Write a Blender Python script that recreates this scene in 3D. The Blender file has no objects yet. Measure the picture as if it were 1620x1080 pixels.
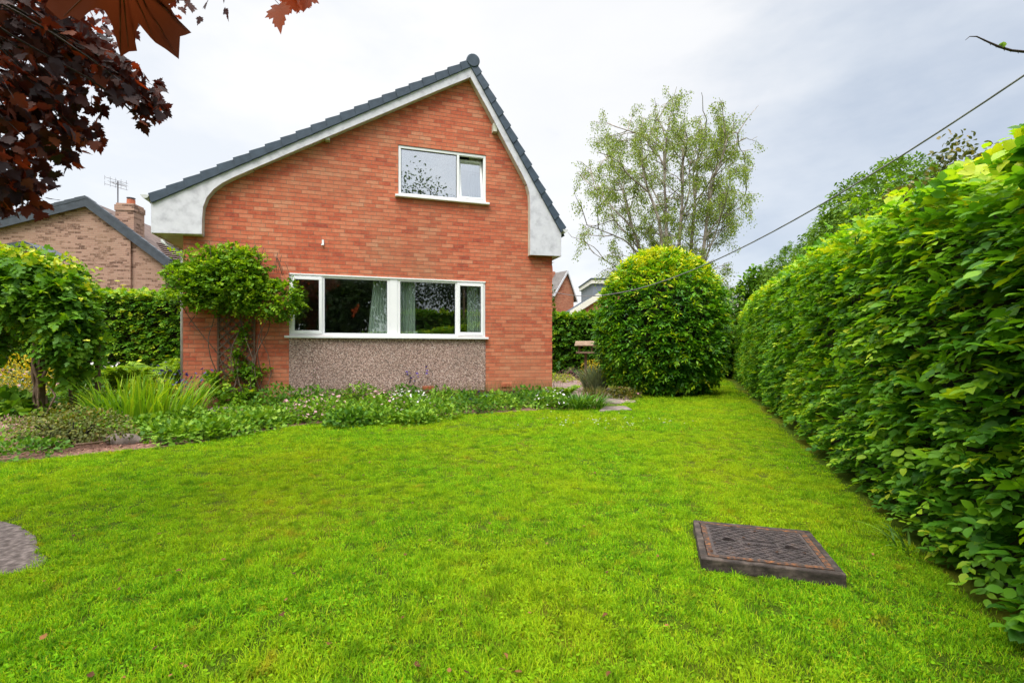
import bpy, bmesh, math, random
import numpy as np
from mathutils import Vector, Matrix
R = math.radians
rng = np.random.default_rng(7)
random.seed(7)
scene = bpy.context.scene
COL = scene.collection
F, CX, HY, EYE = 765.0, 810.0, 555.0, 1.0      # lens in photo pixels, horizon row, eye height

def at(px, py, Y):
    """world point seen at photo pixel (px,py) at distance Y"""
    return Vector(((px-CX)/F*Y, Y, EYE-(py-HY)/F*Y))
def gnd(px, py, z=0.0):
    Y = (EYE-z)*F/(py-HY)
    return Vector(((px-CX)/F*Y, Y, z))

# ------------------------------------------------------------------ objects
def tag(o, label=None, cat=None, group=None, kind=None):
    if label: o['label'] = label
    if cat: o['category'] = cat
    if group: o['group'] = group
    if kind: o['kind'] = kind
    return o
def empty(name, loc=(0,0,0), rz=0.0, label=None, cat=None, group=None):
    o = bpy.data.objects.new(name, None); COL.objects.link(o)
    o.location = loc; o.rotation_euler = (0,0,rz); o.empty_display_size = .2
    return tag(o, label, cat, group)
def link(name, me, mat, parent=None):
    o = bpy.data.objects.new(name, me); COL.objects.link(o)
    if mat: me.materials.append(mat)
    if parent: o.parent = parent
    return o

class MB:
    def __init__(s): s.v=[]; s.f=[]
    def add(s, vs, fs):
        n=len(s.v); s.v += [tuple(p) for p in vs]; s.f += [tuple(i+n for i in f) for f in fs]; return s
    def box(s, x0,x1,y0,y1,z0,z1, M=None):
        vs=[Vector((x,y,z)) for z in (z0,z1) for y in (y0,y1) for x in (x0,x1)]
        if M is not None: vs=[M@p for p in vs]
        return s.add(vs,[(0,2,3,1),(4,5,7,6),(0,1,5,4),(2,6,7,3),(0,4,6,2),(1,3,7,5)])
    def prism_xz(s, poly, y0, y1):
        n=len(poly)
        vs=[(x,y0,z) for x,z in poly]+[(x,y1,z) for x,z in poly]
        fs=[tuple(range(n)),tuple(range(2*n-1,n-1,-1))]
        fs+=[(i,i+n,(i+1)%n+n,(i+1)%n) for i in range(n)]
        return s.add(vs,fs)
    def prism_xy(s, poly, z0, z1):
        n=len(poly)
        vs=[(x,y,z0) for x,y in poly]+[(x,y,z1) for x,y in poly]
        fs=[tuple(range(n-1,-1,-1)),tuple(range(n,2*n))]
        fs+=[(i,(i+1)%n,(i+1)%n+n,i+n) for i in range(n)]
        return s.add(vs,fs)
    def tube(s, pts, r, n=6, cap=True):
        pts=[Vector(p) for p in pts]
        rs = r if hasattr(r,'__len__') else [r]*len(pts)
        vs=[]; fs=[]; ref=None
        for i,p in enumerate(pts):
            t=(pts[min(i+1,len(pts)-1)]-pts[max(i-1,0)])
            if t.length<1e-9: t=Vector((0,0,1))
            t.normalize()
            if ref is None:
                ref = t.cross(Vector((0,0,1)) if abs(t.z)<.9 else Vector((1,0,0))).normalized()
            a=(ref-t*ref.dot(t))
            a = a.normalized() if a.length>1e-6 else t.orthogonal().normalized()
            ref=a; b=t.cross(a)
            for k in range(n):
                q=2*math.pi*k/n
                vs.append(p+(a*math.cos(q)+b*math.sin(q))*rs[i])
        for i in range(len(pts)-1):
            for k in range(n):
                fs.append((i*n+k,i*n+(k+1)%n,(i+1)*n+(k+1)%n,(i+1)*n+k))
        if cap:
            fs.append(tuple(range(n-1,-1,-1))); m=(len(pts)-1)*n; fs.append(tuple(range(m,m+n)))
        return s.add(vs,fs)
    def build(s, name, mat, parent=None, smooth=False, uv=False):
        me=bpy.data.meshes.new(name); me.from_pydata(s.v,[],s.f)
        bm=bmesh.new(); bm.from_mesh(me); bmesh.ops.recalc_face_normals(bm,faces=bm.faces)
        if uv:
            L=bm.loops.layers.uv.new('UVMap')
            for f in bm.faces:
                for l in f.loops:
                    c=l.vert.co; l[L].uv=(c.x+c.y,c.z)
        bm.to_mesh(me); bm.free()
        if smooth: me.polygons.foreach_set('use_smooth',[True]*len(me.polygons))
        me.update()
        return link(name, me, mat, parent)

def fast_mesh(name, V, Fc, rnd=None):
    """V (n,3); Fc list of (m,k) index arrays of equal k; rnd per vertex"""
    me=bpy.data.meshes.new(name)
    me.vertices.add(len(V)); me.vertices.foreach_set('co', np.ascontiguousarray(V,np.float32).ravel())
    li=np.concatenate([f.ravel() for f in Fc]).astype(np.int32)
    tot=np.concatenate([np.full(len(f),f.shape[1]) for f in Fc])
    st=np.concatenate([[0],np.cumsum(tot)[:-1]]).astype(np.int32)
    me.loops.add(len(li)); me.loops.foreach_set('vertex_index',li)
    me.polygons.add(len(st)); me.polygons.foreach_set('loop_start',st)
    me.update(calc_edges=True)
    if rnd is not None:
        a=me.attributes.new('rnd','FLOAT','POINT'); a.data.foreach_set('value',np.ascontiguousarray(rnd,np.float32))
    return me

# ------------------------------------------------------------------ leaf templates (x across, y along, z up; unit length)
def tm(v,f): return np.array(v,float),[np.array(q) for q in f]
OVAL=tm([(0,0,0),(0,.33,-.03),(0,.7,-.02),(0,1,-.12),(-.24,.2,.05),(-.33,.5,.06),(-.2,.8,.0),(.24,.2,.05),(.33,.5,.06),(.2,.8,.0)],
        [(0,1,4),(4,1,5),(1,2,5),(5,2,6),(2,3,6),(0,7,1),(7,8,1),(1,8,2),(8,9,2),(2,9,3)])
LANCE=tm([(0,0,0),(0,.5,-.03),(0,1,-.16),(-.17,.4,.05),(.17,.4,.05)],[(0,1,3),(3,1,2),(0,4,1),(4,2,1)])
DIAM=tm([(0,0,0),(0,1,-.1),(-.34,.45,.07),(.34,.45,.07)],[(0,1,2),(0,3,1)])
STRIP=tm([(-.03,0,0),(.03,0,0),(-.025,.5,.05),(.025,.5,.05),(0,1,-.08)],[(0,1,3),(0,3,2),(2,3,4)])
_m=[(0,0),(.16,-.05),(.36,.0),(.28,.10),(.52,.20),(.44,.28),(.58,.42),(.42,.42),(.40,.50),(.24,.46),(.30,.66),(.22,.68),(.22,.80),(.12,.80),(0,1.08)]
_mv=[(x,y,.10*abs(x)-.1*max(y,0)**2) for x,y in _m]+[(-x,y,.10*abs(x)-.1*max(y,0)**2) for x,y in _m[1:-1][::-1]]
_mc=len(_mv); _mv.append((0,.3,-.02))
MAPLE=tm(_mv,[(_mc,(i+1)%_mc,i) for i in range(_mc)])
_l=[(0,0),(.3,.02),(.26,.22),(.46,.34),(.36,.5),(.2,.48),(.2,.8),(0,1.0)]
_lv=[(x,y,.08*abs(x)-.08*y*y) for x,y in _l]+[(-x,y,.08*abs(x)-.08*y*y) for x,y in _l[1:-1][::-1]]
_lc=len(_lv); _lv.append((0,.35,-.03))
LOBED=tm(_lv,[(_lc,(i+1)%_lc,i) for i in range(_lc)])
ROUND=tm([(0,0,0),(.35,.15,.04),(.5,.5,.06),(.35,.85,.04),(0,1,0),(-.35,.85,.04),(-.5,.5,.06),(-.35,.15,.04),(0,.5,-.04)],
         [(8,(i+1)%8,i) for i in range(8)])

def unit(a): return a/np.maximum(np.linalg.norm(a,axis=-1,keepdims=True),1e-9)
def leaves(name, P,N,T,S, tmpl, mat, parent=None, rnd=None, asp=1.0, kink=.25):
    P=np.asarray(P,float); n=len(P); S=np.broadcast_to(np.asarray(S,float),(n,))
    T=unit(np.asarray(T,float)); N=np.asarray(N,float); N=unit(N-(N*T).sum(1,keepdims=True)*T); B=np.cross(T,N)
    tv,tf=tmpl; k=len(tv)
    wob=1+rng.normal(0,kink,(n,1))
    V=P[:,None]+S[:,None,None]*(tv[None,:,0:1]*B[:,None]*asp+tv[None,:,1:2]*T[:,None]+(tv[None,:,2:3]*wob[:,:,None])*N[:,None])
    by={}
    for f in tf: by.setdefault(len(f),[]).append(f)
    off=(np.arange(n)*k)[:,None,None]
    Fc=[(off+np.array(fs)[None]).reshape(-1,q) for q,fs in by.items()]
    if rnd is None: rnd=rng.random(n)
    me=fast_mesh(name,V.reshape(-1,3),Fc,np.repeat(rnd,k))
    return link(name,me,mat,parent)
def rdir(n): return unit(rng.normal(size=(n,3)))
class Lump:
    """smooth pseudo noise of a direction or position"""
    def __init__(s,freq,k=7): s.w=rng.normal(0,freq,(k,3)); s.p=rng.random(k)*6.28
    def __call__(s,X): return np.sin(X@s.w.T+s.p).mean(1)*1.6

def sprays(P,N,r,k,L,ls,droop=.4,upw=1.0,out=.35,jit=.28,spread=.55):
    """leafy twigs: every surface point becomes a short twig with k leaves set alternately along it"""
    m=len(P); up=np.array([0,0,1.])
    T0=unit(N+up*-droop+rng.normal(0,spread,(m,3))); U=N*out+up*upw+rng.normal(0,.32,(m,3)); U=unit(U-(U*T0).sum(1,keepdims=True)*T0); Sd=np.cross(T0,U)
    tw=L*rng.uniform(.6,1.3,m); sc=rng.uniform(.72,1.25,m)
    o=[]
    for j in range(k):
        f=(j+.4)/k; sg=1 if j%2 else -1
        pos=P+T0*(tw*(f-.62))[:,None]-up*(.25*tw*f*f)[:,None]
        d=T0*(.55+.3*f)+Sd*sg*(.85 if j<k-1 else .1)+rng.normal(0,jit*.6,(m,3))
        o.append((pos,U+rng.normal(0,jit,(m,3)),d,ls*sc*rng.uniform(.7,1.15,m)*(1.05-.35*f*f),np.clip(r+.16*(f-.5)+rng.normal(0,.07,m),0,1)))
    return [np.concatenate([q[i] for q in o]) for i in range(5)]
# ------------------------------------------------------------------ materials
def new_mat(name):
    m=bpy.data.materials.new(name); m.use_nodes=True; nt=m.node_tree
    return m,nt,nt.nodes['Principled BSDF']
def nd(nt,t,**k):
    n=nt.nodes.new(t)
    for a,b in k.items(): setattr(n,a,b)
    return n
def ramp(nt,stops,fac=None,interp='LINEAR'):
    r=nd(nt,'ShaderNodeValToRGB'); e=r.color_ramp.elements; r.color_ramp.interpolation=interp
    while len(e)<len(stops): e.new(.5)
    for i,(p,c) in enumerate(stops): e[i].position=p; e[i].color=(*c,1)
    if fac is not None: nt.links.new(fac,r.inputs[0])
    return r.outputs[0]
def noise(nt,scale,detail=4,vec=None,rough=.55):
    n=nd(nt,'ShaderNodeTexNoise'); n.inputs['Scale'].default_value=scale; n.inputs['Detail'].default_value=detail; n.inputs['Roughness'].default_value=rough
    if vec is not None: nt.links.new(vec,n.inputs['Vector'])
    return n.outputs['Fac']
def mixc(nt,fac,a,b,mode='MIX'):
    m=nd(nt,'ShaderNodeMix',data_type='RGBA',blend_type=mode)
    for s,v in ((0,fac),(6,a),(7,b)):
        if hasattr(v,'links'): nt.links.new(v,m.inputs[s])
        else: m.inputs[s].default_value = v if s==0 else (*v,1)
    return m.outputs[2]
def math_(nt,op,a,b=None):
    m=nd(nt,'ShaderNodeMath',operation=op)
    for i,v in enumerate((a,b)):
        if v is None: continue
        if hasattr(v,'links'): nt.links.new(v,m.inputs[i])
        else: m.inputs[i].default_value=v
    return m.outputs[0]
def bump(nt,bs,h,dist=.01,strength=.6):
    b=nd(nt,'ShaderNodeBump'); b.inputs['Distance'].default_value=dist; b.inputs['Strength'].default_value=strength
    nt.links.new(h,b.inputs['Height']); nt.links.new(b.outputs[0],bs.inputs['Normal'])
def objco(nt): return nd(nt,'ShaderNodeTexCoord').outputs['Object']

def surf(name, stops, scale=6, rough=.7, bscale=None, bdist=.004, detail=5, metal=0, spec=.4):
    m,nt,b=new_mat(name); co=objco(nt)
    nt.links.new(ramp(nt,stops,noise(nt,scale,detail,co)),b.inputs['Base Color'])
    b.inputs['Roughness'].default_value=rough; b.inputs['Metallic'].default_value=metal
    b.inputs['Specular IOR Level'].default_value=spec
    if bscale: bump(nt,b,noise(nt,bscale,4,co),bdist)
    return m
def leafmat(name, stops, trans=.35, rough=.42, tcol=None, spec=.2, patch=None):
    m,nt,b=new_mat(name)
    a=nd(nt,'ShaderNodeAttribute'); a.attribute_name='rnd'
    c=ramp(nt,stops,a.outputs['Fac'])
    if patch:
        geo=nd(nt,'ShaderNodeNewGeometry')
        n1=noise(nt,patch[0],3,geo.outputs['Position'])
        f=ramp(nt,[(.42,(0,0,0)),(.66,(1,1,1))],n1)
        c=mixc(nt,math_(nt,'MULTIPLY',f,patch[2]),c,patch[1])
        n4=noise(nt,9,5,geo.outputs['Position'],.7); c=mixc(nt,ramp(nt,[(.38,(1,1,1)),(.52,(0,0,0))],n4),c,mixc(nt,1,c,(.50,.60,.6),'MULTIPLY'))
        n5=noise(nt,5.5,4,geo.outputs['Position'],.65); c=mixc(nt,math_(nt,'MULTIPLY',ramp(nt,[(.60,(0,0,0)),(.70,(1,1,1))],n5),.55),c,(.36,.25,.02))
    nt.links.new(c,b.inputs['Base Color']); b.inputs['Roughness'].default_value=rough+.08; b.inputs['Specular IOR Level'].default_value=spec
    t=nd(nt,'ShaderNodeBsdfTranslucent')
    g=mixc(nt,1.0,c,tcol or (1.5,1.35,.5),'MULTIPLY'); nt.links.new(g,t.inputs['Color'])
    mx=nd(nt,'ShaderNodeMixShader'); mx.inputs[0].default_value=trans
    nt.links.new(b.outputs[0],mx.inputs[1]); nt.links.new(t.outputs[0],mx.inputs[2])
    nt.links.new(mx.outputs[0],nt.nodes['Material Output'].inputs['Surface'])
    return m
def brick(name, stops, mortar, bw=.225, bh=.075, ms=.006, stain=(.45,.5), grime=(.25,.16,.09), vary=.55, damp=0):
    m,nt,b=new_mat(name)
    uv=nd(nt,'ShaderNodeUVMap').outputs[0]
    t=nd(nt,'ShaderNodeTexBrick'); t.offset=.5
    # uneven joints: slightly wandering courses, each course shifted by its own amount
    sx=nd(nt,'ShaderNodeSeparateXYZ'); nt.links.new(uv,sx.inputs[0])
    row=math_(nt,'FLOOR',math_(nt,'DIVIDE',sx.outputs[1],bh)); wn=nd(nt,'ShaderNodeTexWhiteNoise',noise_dimensions='1D'); nt.links.new(row,wn.inputs['W'])
    uu_=math_(nt,'ADD',sx.outputs[0],math_(nt,'MULTIPLY',wn.outputs['Value'],bw*.3))
    vv_=math_(nt,'ADD',sx.outputs[1],math_(nt,'MULTIPLY',math_(nt,'SUBTRACT',noise(nt,6,3,uv),.5),.012))
    cx=nd(nt,'ShaderNodeCombineXYZ'); nt.links.new(uu_,cx.inputs[0]); nt.links.new(vv_,cx.inputs[1])
    nt.links.new(cx.outputs[0],t.inputs['Vector'])
    t.inputs['Scale'].default_value=1; t.inputs['Brick Width'].default_value=bw; t.inputs['Row Height'].default_value=bh
    t.inputs['Mortar Size'].default_value=ms; t.inputs['Mortar Smooth'].default_value=.25; t.inputs['Bias'].default_value=0
    t.inputs['Color1'].default_value=(0,0,0,1); t.inputs['Color2'].default_value=(1,1,1,1); t.inputs['Mortar'].default_value=(.5,.5,.5,1)
    n1=noise(nt,1.1,4,uv); n2=noise(nt,28,5,uv,.7)
    sep=nd(nt,'ShaderNodeSeparateColor'); nt.links.new(t.outputs['Color'],sep.inputs[0])
    n6=noise(nt,7,4,uv,.6)
    v=math_(nt,'ADD',math_(nt,'MULTIPLY',math_(nt,'SUBTRACT',sep.outputs[0],.5),vary),math_(nt,'ADD',math_(nt,'MULTIPLY',math_(nt,'SUBTRACT',n1,.5),.6),.5))
    v=math_(nt,'ADD',v,math_(nt,'MULTIPLY',math_(nt,'SUBTRACT',n6,.5),.7))
    v=math_(nt,'ADD',v,math_(nt,'MULTIPLY',math_(nt,'SUBTRACT',n2,.5),.5))
    c=ramp(nt,stops,v)
    n3=noise(nt,.55,6,uv,.65)
    g=ramp(nt,[(stain[0],(0,0,0)),(stain[1]+.2,(1,1,1))],n3)
    c=mixc(nt,math_(nt,'MULTIPLY',g,.45),c,grime)
    sp=ramp(nt,[(.73,(0,0,0)),(.77,(1,1,1))],noise(nt,14,3,uv,.4))
    c=mixc(nt,math_(nt,'MULTIPLY',sp,.35),c,(.6,.42,.32))
    mn=noise(nt,9,4,uv)
    mc=mixc(nt,mn,tuple(x*.6 for x in mortar),tuple(min(1,x*1.35) for x in mortar))
    c=mixc(nt,t.outputs['Fac'],c,mc)
    bed=math_(nt,'ABSOLUTE',math_(nt,'SUBTRACT',math_(nt,'FRACT',math_(nt,'DIVIDE',vv_,bh)),.5))     # .5 at the bed joints
    c=mixc(nt,math_(nt,'MULTIPLY',ramp(nt,[(.41,(0,0,0)),(.45,(1,1,1))],bed),.85),c,tuple(x*.6 for x in mortar))
    if damp:
        dz=math_(nt,'ADD',sx.outputs[1],math_(nt,'MULTIPLY',math_(nt,'SUBTRACT',noise(nt,3,5,uv,.7),.5),.5))
        c=mixc(nt,math_(nt,'MULTIPLY',ramp(nt,[(.15,(1,1,1)),(1.25,(0,0,0))],dz),.5),c,(.46,.22,.115))
        c=mixc(nt,math_(nt,'MULTIPLY',ramp(nt,[(.10,(1,1,1)),(.42,(0,0,0))],dz),.55),c,(.24,.16,.07))
        c=mixc(nt,math_(nt,'MULTIPLY',ramp(nt,[(.60,(0,0,0)),(.72,(1,1,1))],noise(nt,2.4,6,uv,.7)),.35),c,(.22,.07,.045))
    nt.links.new(c,b.inputs['Base Color']); b.inputs['Roughness'].default_value=.86; b.inputs['Specular IOR Level'].default_value=.25
    h=math_(nt,'ADD',math_(nt,'MULTIPLY',t.outputs['Fac'],-1),math_(nt,'MULTIPLY',n2,.35))
    bump(nt,b,h,.006,.8)
    return m

M={}
M['brick']=brick('red_brick',[(.05,(.29,.058,.036)),(.28,(.46,.100,.050)),(.5,(.55,.148,.074)),(.72,(.59,.20,.108)),(.95,(.60,.29,.17))],(.30,.17,.11),ms=.0045,damp=1,vary=.5)
M['brick2']=brick('buff_brick',[(.1,(.10,.05,.035)),(.3,(.22,.12,.085)),(.45,(.38,.225,.165)),(.75,(.43,.26,.195)),(.95,(.46,.30,.235))],(.40,.29,.23))
M['brick3']=brick('far_brick',[(.1,(.32,.09,.05)),(.5,(.48,.16,.09)),(.9,(.52,.22,.13))],(.42,.3,.22))
M['slate']=surf('dark_roof_tile',[(.3,(.026,.042,.062)),(.7,(.046,.070,.100))],9,.5,60,.002)
M['slate2']=surf('charcoal_trim',[(.3,(.035,.043,.055)),(.7,(.06,.072,.09))],5,.5)
M['board']=surf('weathered_barge_board',[(.25,(.40,.395,.435)),(.5,(.58,.575,.62)),(.75,(.66,.655,.70))],7,.6,50,.001)
M['upvc']=surf('white_window_plastic',[(.2,(.76,.77,.78)),(.8,(.84,.84,.84))],3,.3)
M['soffit']=surf('aged_soffit_paint',[(.3,(.42,.42,.33)),(.7,(.58,.57,.48))],6,.6)
M['gutter']=surf('grey_white_gutter',[(.3,(.40,.42,.40)),(.7,(.62,.62,.6))],9,.45)
M['plaster']=surf('room_plaster',[(.3,(.34,.32,.28)),(.7,(.42,.4,.35))],2,.9)
M['carpet']=surf('room_floor',[(.3,(.12,.08,.06)),(.7,(.18,.13,.1))],8,.9)
M['wood']=surf('weathered_wood',[(.3,(.16,.10,.06)),(.7,(.30,.21,.14))],12,.8,40,.002)
M['trellis']=surf('old_trellis_wood',[(.3,(.09,.055,.035)),(.7,(.17,.11,.075))],12,.85,40,.002)
M['bark']=surf('brown_bark',[(.3,(.07,.045,.03)),(.7,(.17,.12,.085))],14,.9,40,.006)
M['vine']=surf('vine_bark',[(.3,(.10,.065,.04)),(.7,(.24,.16,.10))],20,.85,50,.003)
M['birchbark']=surf('birch_bark',[(.35,(.10,.075,.055)),(.6,(.34,.29,.24)),(.8,(.5,.46,.40))],5,.8,20,.004)
M['twig']=surf('dark_twig',[(.3,(.025,.015,.012)),(.7,(.05,.03,.024))],20,.8)
M['concrete']=surf('weathered_concrete',[(.3,(.014,.010,.008)),(.48,(.034,.025,.020)),(.68,(.085,.064,.052))],22,.9,60,.006,detail=8)
M['iron']=surf('worn_cast_iron',[(.3,(.026,.02,.02)),(.5,(.055,.043,.042)),(.66,(.085,.064,.058)),(.78,(.13,.055,.025))],22,.55,80,.002,metal=.25)
M['rust']=surf('rust',[(.38,(.028,.021,.017)),(.50,(.055,.030,.02)),(.60,(.13,.050,.016)),(.74,(.22,.085,.02))],55,.85,90,.003)
M['hole']=surf('keyhole_dark',[(.3,(.01,.008,.006)),(.7,(.03,.022,.016))],30,.9)  # near-black colour for the keyhole pans
M['stone']=surf('garden_stone',[(.3,(.09,.068,.058)),(.55,(.17,.135,.115)),(.8,(.26,.21,.18))],9,.9,40,.008,detail=8)
M['sandstone']=surf('brown_stone',[(.3,(.16,.09,.04)),(.7,(.30,.18,.09))],10,.9,40,.008)
M['paving']=surf('worn_paving',[(.32,(.04,.028,.023)),(.5,(.095,.074,.064)),(.68,(.18,.145,.13))],34,.9,70,.004,detail=8)
M['mulch']=surf('bark_mulch',[(.3,(.06,.03,.02)),(.5,(.15,.075,.05)),(.7,(.28,.15,.11))],42,.95,60,.03,detail=8)
M['gravel']=surf('pink_gravel',[(.3,(.13,.085,.07)),(.5,(.25,.18,.155)),(.7,(.36,.27,.235))],50,.95,60,.01,detail=6)
M['tile2']=surf('brown_roof_tile',[(.3,(.07,.045,.038)),(.7,(.15,.10,.082))],6,.8)
M['greytile']=surf('grey_roof_tile',[(.3,(.10,.09,.085)),(.7,(.17,.155,.145))],4,.8)
M['pot']=surf('terracotta',[(.3,(.36,.10,.05)),(.7,(.50,.16,.08))],9,.8)
M['metal']=surf('aerial_metal',[(.3,(.12,.11,.12)),(.7,(.2,.19,.2))],9,.4,metal=.6)
M['render']=surf('cream_render',[(.3,(.66,.62,.56)),(.7,(.76,.73,.67))],4,.8)
M['greyclad']=surf('grey_cladding',[(.3,(.16,.18,.21)),(.7,(.22,.245,.28))],5,.6)
M['cable']=surf('grey_line',[(.3,(.10,.10,.11)),(.7,(.2,.2,.2))],9,.5)
M['curtain']=surf('pale_curtain_cloth',[(.3,(.62,.68,.6)),(.7,(.76,.8,.74))],3,.9)
M['net']=surf('white_curtain_cloth',[(.3,(.78,.79,.8)),(.7,(.86,.86,.86))],3,.9)
M['dark_core']=surf('dark_hedge_core',[(.3,(.010,.012,.005)),(.7,(.028,.026,.012))],9,.95)
# pebble dash
m,nt,b=new_mat('pebble_dash'); co=objco(nt)
vo=nd(nt,'ShaderNodeTexVoronoi'); vo.inputs['Scale'].default_value=60; vo.inputs['Randomness'].default_value=1; nt.links.new(co,vo.inputs['Vector'])
sp=nd(nt,'ShaderNodeSeparateColor'); nt.links.new(vo.outputs['Color'],sp.inputs[0])
c=ramp(nt,[(0,(.13,.08,.062)),(.2,(.31,.195,.155)),(.55,(.43,.285,.235)),(.8,(.54,.385,.325)),(1,(.66,.53,.47))],sp.outputs[0])
c=mixc(nt,ramp(nt,[(.45,(0,0,0)),(.8,(1,1,1))],vo.outputs['Distance']),c,(.13,.09,.075))
c=mixc(nt,math_(nt,'MULTIPLY',ramp(nt,[(.45,(0,0,0)),(.75,(1,1,1))],noise(nt,1.3,5,co)),.35),c,(.2,.15,.125))
nt.links.new(c,b.inputs['Base Color']); b.inputs['Roughness'].default_value=.9; bump(nt,b,math_(nt,'MULTIPLY',vo.outputs['Distance'],-1),.008,.6)
M['pebble']=m
# glass
def glass(name,refl,tint=(.9,.95,.93)):
    m,nt,b=new_mat(name); nt.nodes.remove(b)
    tr=nd(nt,'ShaderNodeBsdfTransparent'); tr.inputs[0].default_value=(*tint,1)
    gl=nd(nt,'ShaderNodeBsdfGlossy'); gl.inputs['Roughness'].default_value=.0; gl.inputs[0].default_value=(.95,.97,1,1)
    fr=nd(nt,'ShaderNodeFresnel'); fr.inputs[0].default_value=1.5
    f=math_(nt,'ADD',math_(nt,'MULTIPLY',fr.outputs[0],.6),refl)
    mx=nd(nt,'ShaderNodeMixShader'); nt.links.new(f,mx.inputs[0]); nt.links.new(tr.outputs[0],mx.inputs[1]); nt.links.new(gl.outputs[0],mx.inputs[2])
    nt.links.new(mx.outputs[0],nt.nodes['Material Output'].inputs['Surface'])
    return m
M['glass']=glass('window_glass',.10)
M['glass_hi']=glass('high_reflect_glass',.55)  # reflectance raised beyond plain glazing to brighten the upstairs panes
# foliage
M['hedge']=leafmat('beech_leaf',[(0,(.025,.10,.008)),(.35,(.075,.22,.012)),(.65,(.165,.36,.014)),(.88,(.31,.47,.018)),(1,(.43,.50,.02))],.42,.40)
M['hedge2']=leafmat('far_hedge_leaf',[(0,(.025,.095,.007)),(.5,(.08,.22,.011)),(.85,(.19,.36,.014)),(1,(.36,.44,.02))],.35,.45)
M['laurel']=leafmat('laurel_leaf',[(0,(.018,.08,.007)),(.42,(.065,.21,.010)),(.68,(.16,.35,.011)),(.88,(.32,.45,.012)),(1,(.50,.52,.02))],.36,.32)
M['climber']=leafmat('climber_leaf',[(0,(.06,.16,.009)),(.5,(.15,.30,.010)),(.85,(.28,.43,.014)),(1,(.42,.47,.03))],.4,.42)
M['arbor']=leafmat('hop_leaf',[(0,(.035,.11,.008)),(.5,(.09,.23,.010)),(.85,(.2,.36,.012)),(1,(.34,.44,.02))],.4,.42)
M['copper']=leafmat('copper_leaf',[(0,(.020,.009,.010)),(.5,(.038,.014,.012)),(.8,(.085,.025,.012)),(.93,(.15,.042,.014)),(1,(.30,.08,.022))],.45,.5,tcol=(2.6,1.0,.5),spec=.4)
M['oldleaf']=leafmat('dark_mature_leaf',[(0,(.015,.035,.008)),(.6,(.035,.07,.014)),(1,(.07,.12,.02))],.2,.5)
M['copper_near']=leafmat('near_copper_leaf',[(0,(.075,.020,.010)),(1,(.12,.035,.014))],.42,.5,tcol=(1.6,1.1,.6),spec=.15)
M['vein']=surf('copper_leaf_vein',[(.3,(.10,.03,.012)),(.7,(.16,.05,.02))],40,.6)
M['birch']=leafmat('birch_leaf',[(0,(.11,.17,.03)),(.5,(.20,.28,.045)),(1,(.32,.40,.08))],.35,.45)
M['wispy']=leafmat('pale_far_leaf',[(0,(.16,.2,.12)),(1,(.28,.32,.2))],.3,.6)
M['conifer']=leafmat('conifer_needle',[(0,(.05,.12,.016)),(.6,(.12,.23,.026)),(1,(.2,.33,.035))],.28,.6)
M['fresh']=leafmat('fresh_tree_leaf',[(0,(.04,.12,.008)),(.5,(.10,.23,.012)),(1,(.22,.36,.016))],.35,.4)
M['bronze']=leafmat('bronze_shoot_leaf',[(0,(.04,.06,.02)),(.5,(.10,.12,.03)),(1,(.26,.2,.07))],.3,.4)
M['mound']=leafmat('geranium_leaf',[(0,(.05,.14,.010)),(.5,(.12,.26,.014)),(1,(.25,.39,.04))],.3,.5)
M['darkmound']=leafmat('dark_bed_leaf',[(0,(.03,.10,.010)),(.6,(.075,.19,.014)),(1,(.15,.29,.02))],.3,.45)
M['lime']=leafmat('lime_leaf',[(0,(.10,.22,.012)),(.5,(.26,.36,.016)),(1,(.46,.48,.03))],.3,.45)
M['gold']=leafmat('golden_leaf',[(0,(.22,.20,.01)),(.5,(.42,.33,.015)),(1,(.55,.45,.03))],.3,.5)
M['olive']=leafmat('olive_small_leaf',[(0,(.04,.055,.012)),(.5,(.10,.12,.018)),(.85,(.18,.17,.03)),(1,(.22,.12,.04))],.25,.5)
M['silver']=leafmat('grey_green_leaf',[(0,(.09,.13,.07)),(1,(.2,.26,.15))],.25,.6)
M['iris']=leafmat('iris_blade',[(0,(.08,.20,.010)),(.6,(.17,.33,.014)),(1,(.30,.42,.02))],.35,.35)
M['fern']=leafmat('fern_frond',[(0,(.10,.22,.015)),(1,(.26,.4,.03))],.35,.5)
M['grass']=leafmat('lawn_blade',[(0,(.055,.16,.004)),(.3,(.13,.33,.006)),(.6,(.225,.45,.008)),(.88,(.37,.53,.010)),(1,(.50,.44,.04))],.4,.6,spec=.08,patch=(.8,(.40,.43,.008),.45))
M['purple']=leafmat('purple_petal',[(0,(.06,.03,.2)),(1,(.14,.08,.36))],.3,.5,tcol=(1.2,1,1.3))
M['pink']=leafmat('pink_petal',[(0,(.45,.22,.25)),(1,(.7,.5,.5))],.3,.5,tcol=(1.1,1,1))
M['heather']=leafmat('heather_petal',[(0,(.35,.13,.16)),(1,(.55,.32,.34))],.3,.6,tcol=(1.1,1,1))
M['white']=leafmat('white_petal',[(0,(.65,.62,.6)),(1,(.85,.83,.82))],.3,.5,tcol=(1,1,1))
M['dead']=leafmat('fallen_leaf_brown',[(0,(.05,.020,.008)),(.5,(.13,.055,.018)),(.85,(.24,.11,.035)),(1,(.38,.24,.11))],.15,.7,tcol=(1.2,1,.8))
M['chip']=leafmat('bark_chip',[(0,(.07,.03,.02)),(.5,(.2,.1,.065)),(1,(.4,.24,.17))],.0,.9)
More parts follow.
